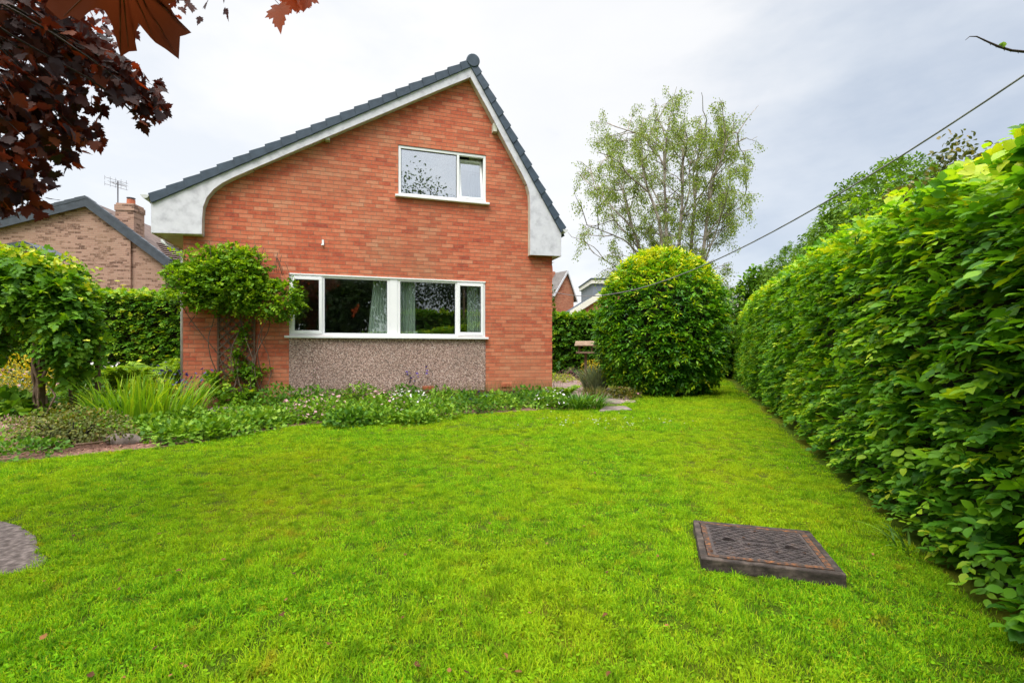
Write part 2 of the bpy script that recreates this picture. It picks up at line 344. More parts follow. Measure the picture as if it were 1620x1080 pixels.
# lawn soil / far ground
def lawnmat(name, green):
    m,nt,b=new_mat(name); geo=nd(nt,'ShaderNodeNewGeometry').outputs['Position']
    c=ramp(nt,[(.3,tuple(x*.55 for x in green)),(.6,green),(.8,(.2,.2,.012))],noise(nt,26,8,geo,.7))
    c=mixc(nt,math_(nt,'MULTIPLY',ramp(nt,[(.45,(0,0,0)),(.7,(1,1,1))],noise(nt,.9,4,geo)),.6),c,(.24,.19,.01))
    nt.links.new(c,b.inputs['Base Color']); b.inputs['Roughness'].default_value=.95; b.inputs['Specular IOR Level'].default_value=.1
    bump(nt,b,noise(nt,120,6,geo,.7),.02,1)
    return m
M['lawn']=lawnmat('mossy_lawn_soil',(.07,.12,.005))
M['field']=lawnmat('far_grass',(.08,.13,.012))

# ------------------------------------------------------------------ ground
TH=math.atan2(765,2470); CT,ST=math.cos(TH),math.sin(TH)
O=Vector((-5.69,8.366,0))                       # left front corner of the house
def hw(u,v,z=0): return Vector((O.x+u*CT-v*ST, O.y+u*ST+v*CT, z))
def hp(px,py,v=0.0):
    """house-wall coordinates (u,z) of a photo pixel on the plane v"""
    dx,dy,dz=(px-CX)/F,1.0,-(py-HY)/F
    cu=(-O.x)*CT+(-O.y)*ST; cv=(-O.x)*-ST+(-O.y)*CT
    ru=dx*CT+dy*ST; rv=-dx*ST+dy*CT
    t=(v-cv)/rv
    return cu+ru*t, EYE+dz*t
HW=6.86
g=MB(); s=300
g.add([(-s,-s,0),(s,-s,0),(s,s,0),(-s,s,0)],[(0,1,2,3)])
tag(g.build('ground',M['field']),kind='structure')
def hedge_x(Y): return .99+.374*Y
bed_edge=[(-9.5,3.15),(-6.2,3.75),(-4.5,4.25),(-3.95,4.72),(-3.47,5.1),(-3.1,5.8),(-2.75,6.5),(-2.04,7.05),(-1.07,7.43),(-.1,7.86),(.75,8.17),(1.45,8.35)]
lawn_poly=bed_edge+[(1.9,8.7),(2.4,9.7),(3.2,12.8),(4.6,15),(5.2,21),(hedge_x(21)+.3,21),(hedge_x(-3)+.3,-3),(-9.5,-3)]
me=bpy.data.meshes.new('lawn'); bm=bmesh.new()
vs=[bm.verts.new((x,y,.006)) for x,y in lawn_poly]; f=bm.faces.new(vs); bmesh.ops.triangulate(bm,faces=[f]); bm.to_mesh(me); bm.free()
tag(link('lawn',me,M['lawn']),kind='structure')
bed_poly=bed_edge+[(1.7,9.0),(1.35,9.9),tuple(hw(HW+.2,.1)[:2]),tuple(hw(-.2,.1)[:2]),tuple(hw(-.3,4)[:2]),(-13.5,13),(-14,4)]
me=bpy.data.meshes.new('flower_bed_soil'); bm=bmesh.new()
vs=[bm.verts.new((x,y,.012)) for x,y in bed_poly]; f=bm.faces.new(vs); bmesh.ops.triangulate(bm,faces=[f]); bm.to_mesh(me); bm.free()
tag(link('flower_bed_soil',me,M['mulch']),kind='structure')
gp=[(1.62,9.2),(2.4,9.3),(2.75,10.5),(2.6,13),(2.2,16.5),(-1.2,16.5),tuple(hw(HW+.05,3)[:2]),tuple(hw(HW+.05,-.1)[:2])]
g=MB(); g.prism_xy(gp,.001,.010); tag(g.build('gravel_path',M['gravel']),kind='structure')

def inside(poly,X,Y):
    poly=np.array(poly); r=np.zeros(len(X),bool); j=len(poly)-1
    for i in range(len(poly)):
        xi,yi=poly[i]; xj,yj=poly[j]
        c=((yi>Y)!=(yj>Y))&(X<(xj-xi)*(Y-yi)/(yj-yi+1e-12)+xi); r^=c; j=i
    return r

# ------------------------------------------------------------------ inspection cover
MC=Vector((1.21,2.368,0)); MR=math.atan2(-.1665,.551)
def mloc(X,Y):
    dx,dy=X-MC.x,Y-MC.y; c,s_=math.cos(MR),math.sin(MR)
    return dx*c+dy*s_, -dx*s_+dy*c
mh=empty('inspection_cover',MC,MR,'rusty metal inspection cover in a raised concrete surround on the lawn','inspection cover')
a,b_,t=.288,.265,.06
def ring(mb,o,i,z0,z1):
    (ox,oy),(ix,iy)=o,i
    for x0,x1,y0,y1 in ((-ox,ox,iy,oy),(-ox,ox,-oy,-iy),(-ox,-ix,-iy,iy),(ix,ox,-iy,iy)): mb.box(x0,x1,y0,y1,z0,z1)
g=MB(); ring(g,(a,b_),(a-.034,b_-.034),-.05,t)
o=g.build('concrete_surround',M['concrete'],mh)
bv=o.modifiers.new('b','BEVEL'); bv.width=.007; bv.segments=2
sb=o.modifiers.new('s','SUBSURF'); sb.subdivision_type='SIMPLE'; sb.levels=sb.render_levels=4
tx=bpy.data.textures.new('chipped','CLOUDS'); tx.noise_scale=.045; tx.noise_depth=3
dm_=o.modifiers.new('d','DISPLACE'); dm_.texture=tx; dm_.strength=.009; dm_.mid_level=.62; dm_.texture_coords='GLOBAL'
g=MB(); ring(g,(a-.035,b_-.035),(a-.060,b_-.060),.0,t+.001); g.build('rusty_frame',M['rust'],mh)
lx,ly=a-.062,b_-.062
g=MB(); rk=.031; hs=.042; kx=.135
def plate(x0,x1,y0,y1,z): g.add([(x0,y0,z),(x1,y0,z),(x1,y1,z),(x0,y1,z)],[(0,1,2,3)])
zt=t-.004
holes=[(-kx,.012),(kx,-.012)]
xs=[-lx,-kx-hs,-kx+hs,kx-hs,kx+hs,lx]
for i in range(5):
    if i in (1,3):
        hx,hy=holes[0 if i==1 else 1]
        plate(xs[i],xs[i+1],-ly,hy-hs,zt); plate(xs[i],xs[i+1],hy+hs,ly,zt)
        n=24; ci=[]; sq=[]
        for k in range(n):
            q=2*math.pi*k/n+math.pi/4; c,s_=math.cos(q),math.sin(q); mxx=max(abs(c),abs(s_))
            ci.append((hx+c*rk,hy+s_*rk*.9,zt)); sq.append((hx+c/mxx*hs,hy+s_/mxx*hs,zt))
        dn=[(x,y,zt-.03) for x,y,_ in ci]
        g.add(sq+ci+dn,[(k,(k+1)%n,n+(k+1)%n,n+k) for k in range(n)]+[(n+k,n+(k+1)%n,2*n+(k+1)%n,2*n+k) for k in range(n)])
    else: plate(xs[i],xs[i+1],-ly,ly,zt)
ring(g,(lx+.001,ly+.001),(lx-.012,ly-.012),zt-.02,zt+.003)
def ok(x,y):
    return all(abs(x-hx)>.032 or abs(y-hy)>.032 for hx,hy in holes) and not(abs(x)<.082 and abs(y)<.03)
nx,ny=17,17
for i in range(nx):
    for j in range(ny):
        x=-lx+.024+(2*lx-.048)*i/(nx-1); y=-ly+.022+(2*ly-.044)*j/(ny-1)
        if not ok(x,y): continue
        ang=.62 if (i+j)%2 else -.62
        g.box(-.0125,.0125,-.0035,.0035,-.001,.0032,Matrix.Translation((x,y,zt))@Matrix.Rotation(ang,4,'Z'))
g.build('lid',M['iron'],mh)
g=MB(); ring(g,(.078,.027),(.073,.023),zt-.001,zt+.004)
for k in range(11): g.box(-.064+k*.0122,-.064+k*.0122+.006,-.013+.003*(k%3),.013-.004*((k+1)%2),zt-.001,zt+.0025)
g.build('maker_plate',M['iron'],mh)
g=MB()
for hx,hy in holes:
    g=MB(); g.box(hx-rk*1.05,hx+rk*1.05,hy-rk*1.05,hy+rk*1.05,zt-.034,zt-.030)
    g.box(hx-rk*.97,hx+rk*.97,hy-.004,hy+.004,zt-.018,zt-.006)
    g.build('keyhole_pan',M['hole'],mh)

# ------------------------------------------------------------------ slabs
def slab(name,pts,z0,z1,mat,label,cat,group=None,bev=.01):
    c=sum((Vector((x,y,0)) for x,y in pts),Vector())/len(pts)
    g=MB(); g.prism_xy([(x-c.x,y-c.y) for x,y in pts],z0,z1)
    o=g.build(name,mat); o.location=c
    bv=o.modifiers.new('b','BEVEL'); bv.width=bev; bv.segments=2
    return tag(o,label,cat,group)
pv=[(-4.6,3.0),(-3.06,2.86),(-2.78,2.74),(-2.56,2.6),(-2.42,2.47),(-2.2,2.3),(-2.17,2.22),(-2.25,2.15),(-2.5,2.09),(-3.3,1.93),(-4.4,1.95)]
slab('paving_slab',pv,-.03,.012,M['paving'],'worn stone slab with a rounded corner let into the lawn near the maple','paving slab')
def q4(*p): return [tuple(gnd(x,y)[:2]) for x,y in p]
steps=[q4((948,652),(1000,650),(990,644),(955,645)),q4((948,637),(985,640),(980,633),(950,631)),q4((930,624),(975,628),(968,616),(930,612))]
sl=['nearest stepping slab, lying in the lawn edge below the strap leaved clump','middle stepping slab between the lawn and the gravel path','largest stepping slab, at the start of the gravel path beside the round bush']
for p,l in zip(steps,sl): slab('stepping_slab',p,-.02,.03,M['stone'],l,'stepping slab','stepping slabs beside the round bush')
slab('stone_slab',q4((325,655),(365,652),(385,645),(345,643)),.0,.05,M['stone'],'flat grey stone slab in the bed in front of the trellis','stone slab')
def rock(px,py,sx,sy,sz,mat,label,seed):
    r=np.random.default_rng(seed); c=gnd(px,py)
    bm=bmesh.new(); bmesh.ops.create_icosphere(bm,subdivisions=3,radius=1)
    w=r.normal(0,1.6,(6,3)); ph=r.random(6)*6
    for v in bm.verts:
        d=1+.12*sum(math.sin(w[i]@np.array(v.co)+ph[i]) for i in range(6))/2
        v.co=Vector((v.co.x*sx*d,v.co.y*sy*d,max(v.co.z,-.4)*sz*d))
    me=bpy.data.meshes.new('rock'); bm.to_mesh(me); bm.free()
    o=link('rock',me,mat); o.location=c+Vector((0,0,sz*.25)); tag(o,label,'rock','rocks edging the flower bed')
rock(197,702,.16,.10,.09,M['stone'],'grey flat rock at the lawn edge of the bark mulch',3)
rock(230,690,.13,.09,.10,M['sandstone'],'brown rock below the sword leaved clump',5)

# ------------------------------------------------------------------ main house
house=empty('brick_house',O,TH,'red brick gabled house with an asymmetric slate grey roof and white windows','house')
VO=-.14
ridge=hp(748,94,VO); eL=hp(238,309,VO); eR=hp(893,361,VO)
aL=(ridge[1]-eL[1])/(ridge[0]-eL[0]); aR=(ridge[1]-eR[1])/(eR[0]-ridge[0])
def zroof(u): return ridge[1]-(ridge[0]-u)*aL if u<ridge[0] else ridge[1]-(u-ridge[0])*aR
RT=.145
zl=[hp(457,433)[1],hp(768,446)[1]]; zlt=sum(zl)/2
zlb=(hp(457,531)[1]+hp(768,533)[1])/2
ulo,uhi=hp(457,480)[0],hp(768,480)[0]
zut=(hp(630,229)[1]+hp(769,246)[1])/2; zub=(hp(630,308)[1]+hp(769,322)[1])/2
uuo,uui=hp(630,270)[0],hp(769,270)[0]
print('HOUSE',dict(ridge=ridge,eL=eL,eR=eR,aL=aL,aR=aR,low=(ulo,uhi,zlb,zlt),up=(uuo,uui,zub,zut)))
ops=[(ulo,uhi,zlb,zlt),(uuo,uui,zub,zut)]
br=sorted({0,HW,ridge[0],ulo,uhi,uuo,uui})
g=MB()
def wq(u0,u1,z0,z1,z0b=None,z1b=None):
    g.add([(u0,0,z0),(u1,0,z0),(u1,0,z1b if z1b is not None else z1),(u0,0,z1)],[(0,1,2,3)])
for u0,u1 in zip(br[:-1],br[1:]):
    if u1-u0<1e-4: continue
    um=(u0+u1)/2; zs=-.1
    for ou0,ou1,oz0,oz1 in sorted(ops,key=lambda o:o[2]):
        if ou0-1e-6<=um<=ou1+1e-6:
            wq(u0,u1,zs,oz0); zs=oz1
    g.add([(u0,0,zs),(u1,0,zs),(u1,0,zroof(u1)-RT-.02),(u0,0,zroof(u0)-RT-.02)],[(0,1,2,3)])
for u0,u1,z0,z1 in ops:    # reveals
    g.add([(u0,0,z0),(u1,0,z0),(u1,0,z1),(u0,0,z1),(u0,.12,z0),(u1,.12,z0),(u1,.12,z1),(u0,.12,z1)],[(0,1,5,4),(1,2,6,5),(2,3,7,6),(3,0,4,7)])
g.build('wall',M['brick'],house,uv=True)
HD=9.0
g=MB()
for u in (0,HW):
    zt_=zroof(u)-RT-.02
    g.add([(u,0,-.1),(u,HD,-.1),(u,HD,zt_),(u,0,zt_)],[(0,1,2,3)])
g.add([(0,HD,-.1),(HW,HD,-.1),(HW,HD,zroof(HW)-RT-.02),(ridge[0],HD,ridge[1]-RT-.02),(0,HD,zroof(0)-RT-.02)],[(0,1,2,3,4)])
g.build('side_wall',M['brick'],house,uv=True)
# rooms behind the windows
for nm,z0,z1 in (('ground_room',.25,2.45),('upper_room',2.7,4.7)):
    g=MB(); x0,x1=(.15,HW-.15) if z0<1 else (1.9,HW-.7); y0,y1=.13,4.2
    pts=[(x,y,z) for z in (z0,z1) for y in (y0,y1) for x in (x0,x1)]
    g.add(pts,[(4,5,7,6),(2,3,7,6),(0,2,6,4),(1,3,7,5)]); g.add(pts[:4],[(0,1,3,2)])
    g.build(nm,M['plaster'],house)
# roof
g=MB()
for (ue,ze),sgn in ((eL,-1),(eR,1)):
    ux=ue+sgn*.03; n=30
    for k in range(n):      # courses stepping down the slope
        f0,f1=k/n,(k+1)/n
        ua,ub=ridge[0]+(ux-ridge[0])*f0, ridge[0]+(ux-ridge[0])*f1
        za,zb=zroof(ua)-.045,zroof(ub)-.045
        g.add([(ua,VO+.05,za),(ub,VO+.05,zb+.02),(ub,HD+.2,zb+.02),(ua,HD+.2,za)],[(0,1,2,3)])
        g.add([(ub,VO+.05,zb+.02),(ub,VO+.05,zb),(ub,HD+.2,zb),(ub,HD+.2,zb+.02)],[(0,1,2,3)])
    g.add([(ridge[0],VO+.05,ridge[1]-.1),(ux,VO+.05,zroof(ux)-.1),(ux,HD+.2,zroof(ux)-.1),(ridge[0],HD+.2,ridge[1]-.1)],[(0,1,2,3)])
roof=g.build('roof',M['slate'],house)
def verge(e,sgn,n):
    g=MB(); L=math.hypot(e[0]-ridge[0],e[1]-ridge[1]); ang=math.atan2(e[1]-ridge[1],e[0]-ridge[0])
    st=L/n
    for k in range(n):
        M4=Matrix.Translation((ridge[0],0,ridge[1]))@Matrix.Rotation(-ang,4,'Y')@Matrix.Translation((k*st,0,0))@Matrix.Rotation(R(3.4)*(-1 if sgn<0 else 1)*(-1),4,'Y')
        lo,hi=(-RT,.0) if sgn>0 else (.0,RT)
        y0=VO-.035-.0015*(k%2)
        # cap: front skirt with slanted lower end + top return
        sl=.03
        if sgn>0: P=[(0,lo+.012),(st*1.03+sl,lo-.006),(st*1.03+.012,lo+.10),(st*1.03,hi+.01),(0,hi)]
        else: P=[(0,hi-.012),(st*1.03+sl,hi+.006),(st*1.03+.012,hi-.10),(st*1.03,lo-.01),(0,lo)]
        vs=[M4@Vector((x,y0-.014*x/st,z)) for x,z in P]+[M4@Vector((x,VO+.12,z)) for x,z in P]; m_=len(P)
        g.add(vs,[tuple(range(m_)),tuple(range(2*m_-1,m_-1,-1))]+[(i,i+m_,(i+1)%m_+m_,(i+1)%m_) for i in range(m_)])
    o=g.build('verge_tiles',M['slate'],roof)
    bv=o.modifiers.new('b','BEVEL'); bv.width=.006; bv.segments=2
verge(eL,-1,22); verge(eR,1,13)
g=MB(); n=20; rr=.135; c0=(ridge[0],ridge[1]-.045)
ringp=lambda y,r_:[(c0[0]+r_*math.cos(2*math.pi*k/n),y,c0[1]+r_*math.sin(2*math.pi*k/n)) for k in range(n)]
g.add(ringp(VO-.06,rr*.9)+ringp(VO-.045,rr)+ringp(HD+.2,rr),[tuple(range(n))]+[(i+j*n,(i+1)%n+j*n,(i+1)%n+(j+1)*n,i+(j+1)*n) for j in range(2) for i in range(n)])
g.build('ridge_tile',M['slate'],roof,smooth=False)
# barge boards with boxed feet
def pl(pts,v=VO): return [hp(x,y,v) for x,y in pts]
vb=VO-.012
lt=lambda u:(u,zroof(u)-RT+.035)
ap=hp(744,122,vb)
bl=pl([(690,144),(600,182),(500,224),(400,267),(370,280),(352,289),(338,299),(327,312),(321,327),(319.5,345),(319,370),(239,368)],vb)
uL=bl[-1][0]
left=[ap]+bl+[lt(uL),lt((uL+ridge[0])/2),(ridge[0],zroof(ridge[0])-RT+.035)]
g=MB(); g.prism_xz(left,vb,vb+.03); o=g.build('barge_board',M['board'],house)
brr=pl([(775,178),(805,236),(825,273),(834,292),(838,306),(839,320),(839,403),(888,405)],vb)
uR=brr[-1][0]
rt=[(ridge[0]+.002,zroof(ridge[0])-RT+.035),lt((uR+ridge[0])/2),lt(uR)]+brr[::-1]+[(ap[0]+.002,ap[1])]
g=MB(); g.prism_xz(rt,vb+.002,vb+.032); g.build('barge_board',M['board'],house)
# sloping soffit between boards and wall (underside)
g=MB()
g.add([(ap[0],vb+.03,ap[1]+.02),(bl[3][0],vb+.03,bl[3][1]+.02),(bl[3][0],0.0,bl[3][1]+.02),(ap[0],0.0,ap[1]+.02)],[(0,1,2,3)])
g.add([(ap[0],vb+.033,ap[1]+.02),(brr[3][0],vb+.033,brr[3][1]+.02),(brr[3][0],0.0,brr[3][1]+.02),(ap[0],0.0,ap[1]+.02)],[(0,1,2,3)])
for p in (bl[3:11],brr[3:7]):
    for q0,q1 in zip(p[:-1],p[1:]):
        g.add([(q0[0],vb+.03,q0[1]),(q1[0],vb+.03,q1[1]),(q1[0],0,q1[1]),(q0[0],0,q0[1])],[(0,1,2,3)])
zbL=bl[-1][1]; zbR=brr[-1][1]
g.box(uL+.012,-.001,vb+.031,HD,zbL+.01,zbL+.03); g.box(HW+.001,uR-.012,vb+.033,HD,zbR+.01,zbR+.03)
g.box(0.0,bl[-2][0]-.004,vb+.031,-.001,zbL+.012,zbL+.03); g.box(brr[-2][0]+.004,HW,vb+.033,-.001,zbR+.012,zbR+.03)
g.build('soffit',M['soffit'],house)
g=MB(); g.box(uL-.012,uL+.011,vb+.031,HD,zbL,eL[1]-.07); g.build('fascia',M['board'],house)
g=MB(); g.box(uR-.011,uR+.012,vb+.033,HD,zbR,eR[1]-.07); g.build('fascia',M['board'],house)
def gutter(u,z,sgn):
    g=MB(); n=10; r=.06; k0=[(u+r*math.cos(math.pi+math.pi*k/n),z+r*math.sin(math.pi+math.pi*k/n)) for k in range(n+1)]
    k1=[(u+(r-.006)*math.cos(math.pi+math.pi*k/n),z+(r-.006)*math.sin(math.pi+math.pi*k/n)) for k in range(n+1)]
    g.prism_xz(k0+k1[::-1],VO-.06,HD); 
    g.prism_xz(k0,VO-.055,VO-.05); g.build('gutter',M['gutter'],house)
gutter(uL-.075,eL[1]-.01,-1); gutter(uR+.075,eR[1]-.04,1)
g=MB(); g.tube([(uL-.05,.55,eL[1]-.08),(uL-.05,.5,zbL-.02),(-.2,.35,zbL-.18),(-.05,.16,zbL-.3),(-.05,.14,zbL-.5),(-.05,.14,.05)],.034,10)
g.build('downpipe',M['gutter'],house,smooth=True)
for px,py in ((518,216),(783,203)):
    u,z=hp(px,py,-.1); g=MB(); g.box(u-.04,u+.04,vb+.034,-.001,z-.07,z+.09); g.build('purlin_end',M['soffit'],house)
# pebble-dash panel and air bricks
g=MB(); g.box(ulo+.003,uhi-.003,-.014,-.001,.20,zlb-.045); g.build('pebbledash_panel',M['pebble'],house)
g=MB(); g.box(ulo-.3,HW+.0,-.010,-.0012,-.05,.17); g.build('plinth',M['concrete'],house)
for px,py in ((677,613),(801,609)):
    u,z=hp(px,py); g=MB(); g.box(u-.11,u+.11,-.02,-.0011,z-.035,z+.035)
    for k in range(8):
        for j in (0,1): g.box(u-.1+k*.025,u-.1+k*.025+.015,-.026,-.019,z-.028+j*.032,z-.028+j*.032+.022)
    g.build('air_brick',M['pot'],house)
u,z=hp(511,384); g=MB(); g.box(u-.018,u+.018,-.03,-.001,z-.05,z+.05); g.box(u-.03,u+.012,-.05,-.03,z-.055,z-.035); g.build('wall_bracket',M['upvc'],house)

# windows
def frame_rect(g,u0,u1,z0,z1,w,v0,v1):
    g.box(u0,u1,v0,v1,z1-w,z1); g.box(u0,u1,v0,v1,z0,z0+w); g.box(u0,u0+w,v0,v1,z0+w,z1-w); g.box(u1-w,u1,v0,v1,z0+w,z1-w)
def bevel(o,w=.005):
    b=o.modifiers.new('b','BEVEL'); b.width=w; b.segments=2; b.limit_method='ANGLE'
def window(u0,u1,z0,z1,split,cas_left,glassm,tilt=0,name='window'):
    FW=.052
    g=MB(); frame_rect(g,u0,u1,z0,z1,FW,.012,.082); g.box(split-FW/2,split+FW/2,.013,.081,z0+FW,z1-FW)
    w=g.build(name,M['upvc'],house); bevel(w)
    ca=(u0+FW,split-FW/2) if cas_left else (split+FW/2,u1-FW)
    fx=(split+FW/2,u1-FW) if cas_left else (u0+FW,split-FW/2)
    za,zb=z0+FW,z1-FW
    g=MB(); frame_rect(g,fx[0]+.0,fx[1],za,zb,.010,.030,.060); bd=g.build('glazing_bead',M['slate2'],w)
    g=MB(); g.box(fx[0]+.006,fx[1]-.006,.044,.048,za+.006,zb-.006); g.build('pane',glassm,w)
    # opening casement
    if tilt:
        Mx=Matrix.Translation((0,.03,za))@Matrix.Rotation(-R(tilt),4,'X')
        zz=(.005,zb-za-.02)
        def bx(g,a,b,c,d,e,f): g.box(a,b,c-.03,d-.03,e,f,Mx)
        g=MB(); ww=.04
        bx(g,ca[0]+.004,ca[1]-.004,.01,.06,zz[1]-ww,zz[1]); bx(g,ca[0]+.004,ca[1]-.004,.01,.06,zz[0],zz[0]+ww)
        bx(g,ca[0]+.004,ca[0]+.004+ww,.01,.06,zz[0]+ww,zz[1]-ww); bx(g,ca[1]-.004-ww,ca[1]-.004,.01,.06,zz[0]+ww,zz[1]-ww)
        sh=g.build('casement',M['upvc'],w); bevel(sh)
        g=MB(); bx(g,ca[0]+.038,ca[1]-.038,.034,.038,zz[0]+.038,zz[1]-.038); g.build('pane',glassm,w)
    else:
        g=MB(); frame_rect(g,ca[0]-.012,ca[1]+.012,za-.012,zb+.012,.055,-.012,.011); sh=g.build('casement',M['upvc'],w); bevel(sh)
        g=MB(); frame_rect(g,ca[0]+.041,ca[1]-.041,za+.041,zb-.041,.009,-.002,.03); g.build('glazing_bead',M['slate2'],w)
        g=MB(); g.box(ca[0]+.035,ca[1]-.035,.012,.016,za+.035,zb-.035); g.build('pane',glassm,w)
    return w
def sill(u0,u1,z,w):
    g=MB(); g.box(u0,u1,-.075,.012,z-.042,z-.001); o=g.build('sill',M['upvc'],w); bevel(o)
um0,um1=hp(617,480)[0],hp(629,480)[0]
w1=window(ulo+.002,um0,zlb+.002,zlt-.002,hp(511,480)[0],True,M['glass'])
w2=window(um1,uhi-.002,zlb+.002,zlt-.002,hp(722.5,480)[0],False,M['glass'])
g=MB(); g.box(um0+.001,um1-.001,.004,.09,zlb+.002,zlt-.002); g.build('mullion_cover',M['upvc'],w1)
sill(ulo-.07,uhi+.05,zlb,w1)
g=MB(); g.box(ulo-.0,uhi,-.012,.011,zlt-.012,zlt+.012); g.build('drip_bar',M['upvc'],w1)
w3=window(uuo+.002,uui-.002,zub+.002,zut-.002,hp(725,270)[0],False,M['glass_hi'],tilt=9)
sill(uuo-.06,uui+.06,zub,w3)
# curtains, ornaments and plant inside
def curtain(px0,px1,z0,z1,mat,label,top=None,v=.22,folds=6):
    u0,u1=hp(px0,480,v)[0],hp(px1,480,v)[0]
    t0=hp(top,480,v)[0] if top else u0
    n=folds*8; vs=[]; fs=[]; m=10; uc=(u0+u1)/2
    for j in range(m+1):
        f=j/m
        a=u0+(t0-u0)*f
        for i in range(n+1):
            q=i/n; vs.append((a+(u1-a)*q-uc, .028*math.sin(q*folds*2*math.pi+.6*math.sin(3*f))*(1-.3*f), (z1-z0)*f))
    for j in range(m):
        for i in range(n): k=j*(n+1)+i; fs.append((k,k+1,k+n+2,k+n+1))
    g=MB(); g.add(vs,fs); o=g.build('curtain',mat,smooth=True)
    o.location=hw(uc,v,z0); o.rotation_euler=(0,0,TH)
    tag(o,label,'curtain','curtains inside the windows of the brick house')
curtain(582,613,zlb+.03,zlt+.1,M['curtain'],'pale green curtain gathered beside the wide mullion, in the left half of the lower window',top=592)
curtain(631,657,zlb+.03,zlt+.1,M['curtain'],'pale cream curtain hanging just right of the wide mullion in the lower window')
curtain(739,760,zlb+.03,zlt+.1,M['curtain'],'pale curtain at the far right casement of the lower window')
u0=None
def upcurtain(px0,px1,label,mat):
    curtain(px0,px1,zub+.03,zut+.06,mat,label,folds=5)
upcurtain(634,648,'patterned pale curtain at the left end of the upstairs window',M['curtain'])
upcurtain(742,762,'white curtain behind the tilted upstairs casement',M['net'])
def tumbler(px,py,r,h,label):
    u,z=hp(px,py,.2); g=MB(); n=14
    g.tube([(0,0,0),(0,0,h*.1),(0,0,h*.12),(0,0,h)],[r*.8,r*.8,r*.85,r],n); o=g.build('ornament',M['net'],smooth=False)
    o.location=hw(u,.2,zlb+.03); tag(o,label,'ornament')
tumbler(643,524,.035,.09,'small white ornament on the inside sill below the cream curtain')
tumbler(657,524,.045,.08,'squat white pot on the inside sill right of the cream curtain')
u,z=hp(688,300,.25); pp=hw(u,.25,zub)
pl_=empty('potted_plant',pp,0,'yellow green houseplant in a clay pot on the upstairs windowsill','houseplant')
g=MB(); g.tube([(0,0,0),(0,0,.1),(0,0,.101),(0,0,.13)],[.05,.07,.08,.08],14); g.build('pot',M['pot'],pl_)
n=90; d=unit(rng.normal(size=(n,3))+[0,0,.5]); leaves('foliage',d*np.array([.16,.12,.14])*rng.uniform(.3,1,(n,1))+[0,0,.18],d+[0,0,.8],d,rng.uniform(.07,.12,n),LANCE,M['lime'],pl_)
g=MB(); g.box(uuo+.02,uui-.02,.083,.42,zub-.03,zub-.001); g.build('window_board',M['upvc'],house); g=MB(); g.box(ulo+.02,uhi-.02,.091,.42,zlb-.03,zlb+.028); g.build('window_board',M['upvc'],house)

# ------------------------------------------------------------------ hedges
def hedge(name,A,B,h,wd,n,lsize,mat,label,tm_=OVAL,lump=.08,bias=0,out=1,toparc=None,asp=1.0,ends=True,base=.05,bseg=None):
    """clipped hedge; its near face runs from A to B, width wd to the side 'out' of AB"""
    A=np.array(A,float); B=np.array(B,float); L=np.linalg.norm(B-A); d=(B-A)/L; nrm=np.array([d[1],-d[0]])*out   # outward (towards viewer)
    root=empty(name,(A[0],A[1],0),0,label,'hedge')
    lp=Lump(2.2); lp2=Lump(7.0)
    def hh(s): return h+ (toparc(s) if toparc else 0*s)
    # faces: front, top
    KS=6; n=n//KS; nf=int(n*.72); nt_=int(n*.20); ne=n-nf-nt_
    def pos(s,w,z):  # w: 0 front .. wd back
        return np.stack([d[0]*s-nrm[0]*w, d[1]*s-nrm[1]*w, z],1)
    pr=lambda k: (rng.random(k) if bseg is None else bseg(k))
    s1=pr(nf)*L; z1=base+(hh(s1)-base)*rng.random(nf)**.95
    P1=pos(s1,0*s1,z1); N1=np.tile([nrm[0],nrm[1],0],(nf,1))
    s2=pr(nt_)*L; w2=rng.random(nt_)*wd; P2=pos(s2,w2,hh(s2)+0*w2); N2=np.tile([0,0,1.],(nt_,1))
    s3=rng.integers(0,2,ne)*L; w3_=rng.random(ne)*wd; z3=base+(hh(s3)-base)*rng.random(ne); P3=pos(s3,w3_,z3); N3=np.where((s3>L/2)[:,None],[[d[0],d[1],0]],[[-d[0],-d[1],0]])
    P=np.concatenate([P1,P2,P3]); N=np.concatenate([N1,N2,N3])
    # round the top front edge
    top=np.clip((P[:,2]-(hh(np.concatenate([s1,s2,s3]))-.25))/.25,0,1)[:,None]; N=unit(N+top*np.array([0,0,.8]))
    dep=rng.random(len(P))**1.4*.26
    l3=Lump(11)
    off=lump*lp(P)+lump*.7*lp2(P)+lump*.5*l3(P)-dep*(lsize/.08)**.3+.05+.10*(rng.random(len(P))<.05)*rng.random(len(P))
    P=P+N*off[:,None]
    P[:,2]=np.maximum(P[:,2],.04)
    r=np.clip(rng.beta(2,2.6,len(P))+.52*top[:,0]*rng.random(len(P))+.10*lp2(P*.4)+bias,0,1)  # top leaves yellower: new growth, and light from above put into the colour
    P,Nn,T,sz,r=sprays(P,N,r,KS,lsize*1.9,lsize,droop=.22,upw=1.6,out=.30,jit=.22,spread=.45)
    P[:,2]=np.maximum(P[:,2],.02)
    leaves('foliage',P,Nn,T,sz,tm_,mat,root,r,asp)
    # dark solid core, added inside to stop light passing through the leaves
    c=MB(); k=max(4,int(L/.4)); ins=.17
    lo=[];
    for i in range(k+1):
        s_=L*i/k; s_=min(max(s_,ins),L-ins); H=float(hh(np.array([s_]))[0])-ins
        j=lambda: random.uniform(-.05,.05)
        for (w,z) in ((ins,.0),(ins+j(),H*.5),(ins+j(),H),(wd-ins,H+j()),(wd-ins,0)):
            lo.append((d[0]*s_-nrm[0]*w, d[1]*s_-nrm[1]*w, z))
    fs=[(i*5+q,i*5+q+1,(i+1)*5+q+1,(i+1)*5+q) for i in range(k) for q in range(4)]+[(0,1,2,3,4),tuple(k*5+q for q in range(5))]
    c.add(lo,fs); c.build('stems_or_core',M['dark_core'],root)
    return root,d,nrm
Ya,Yb=-1.6,17.5
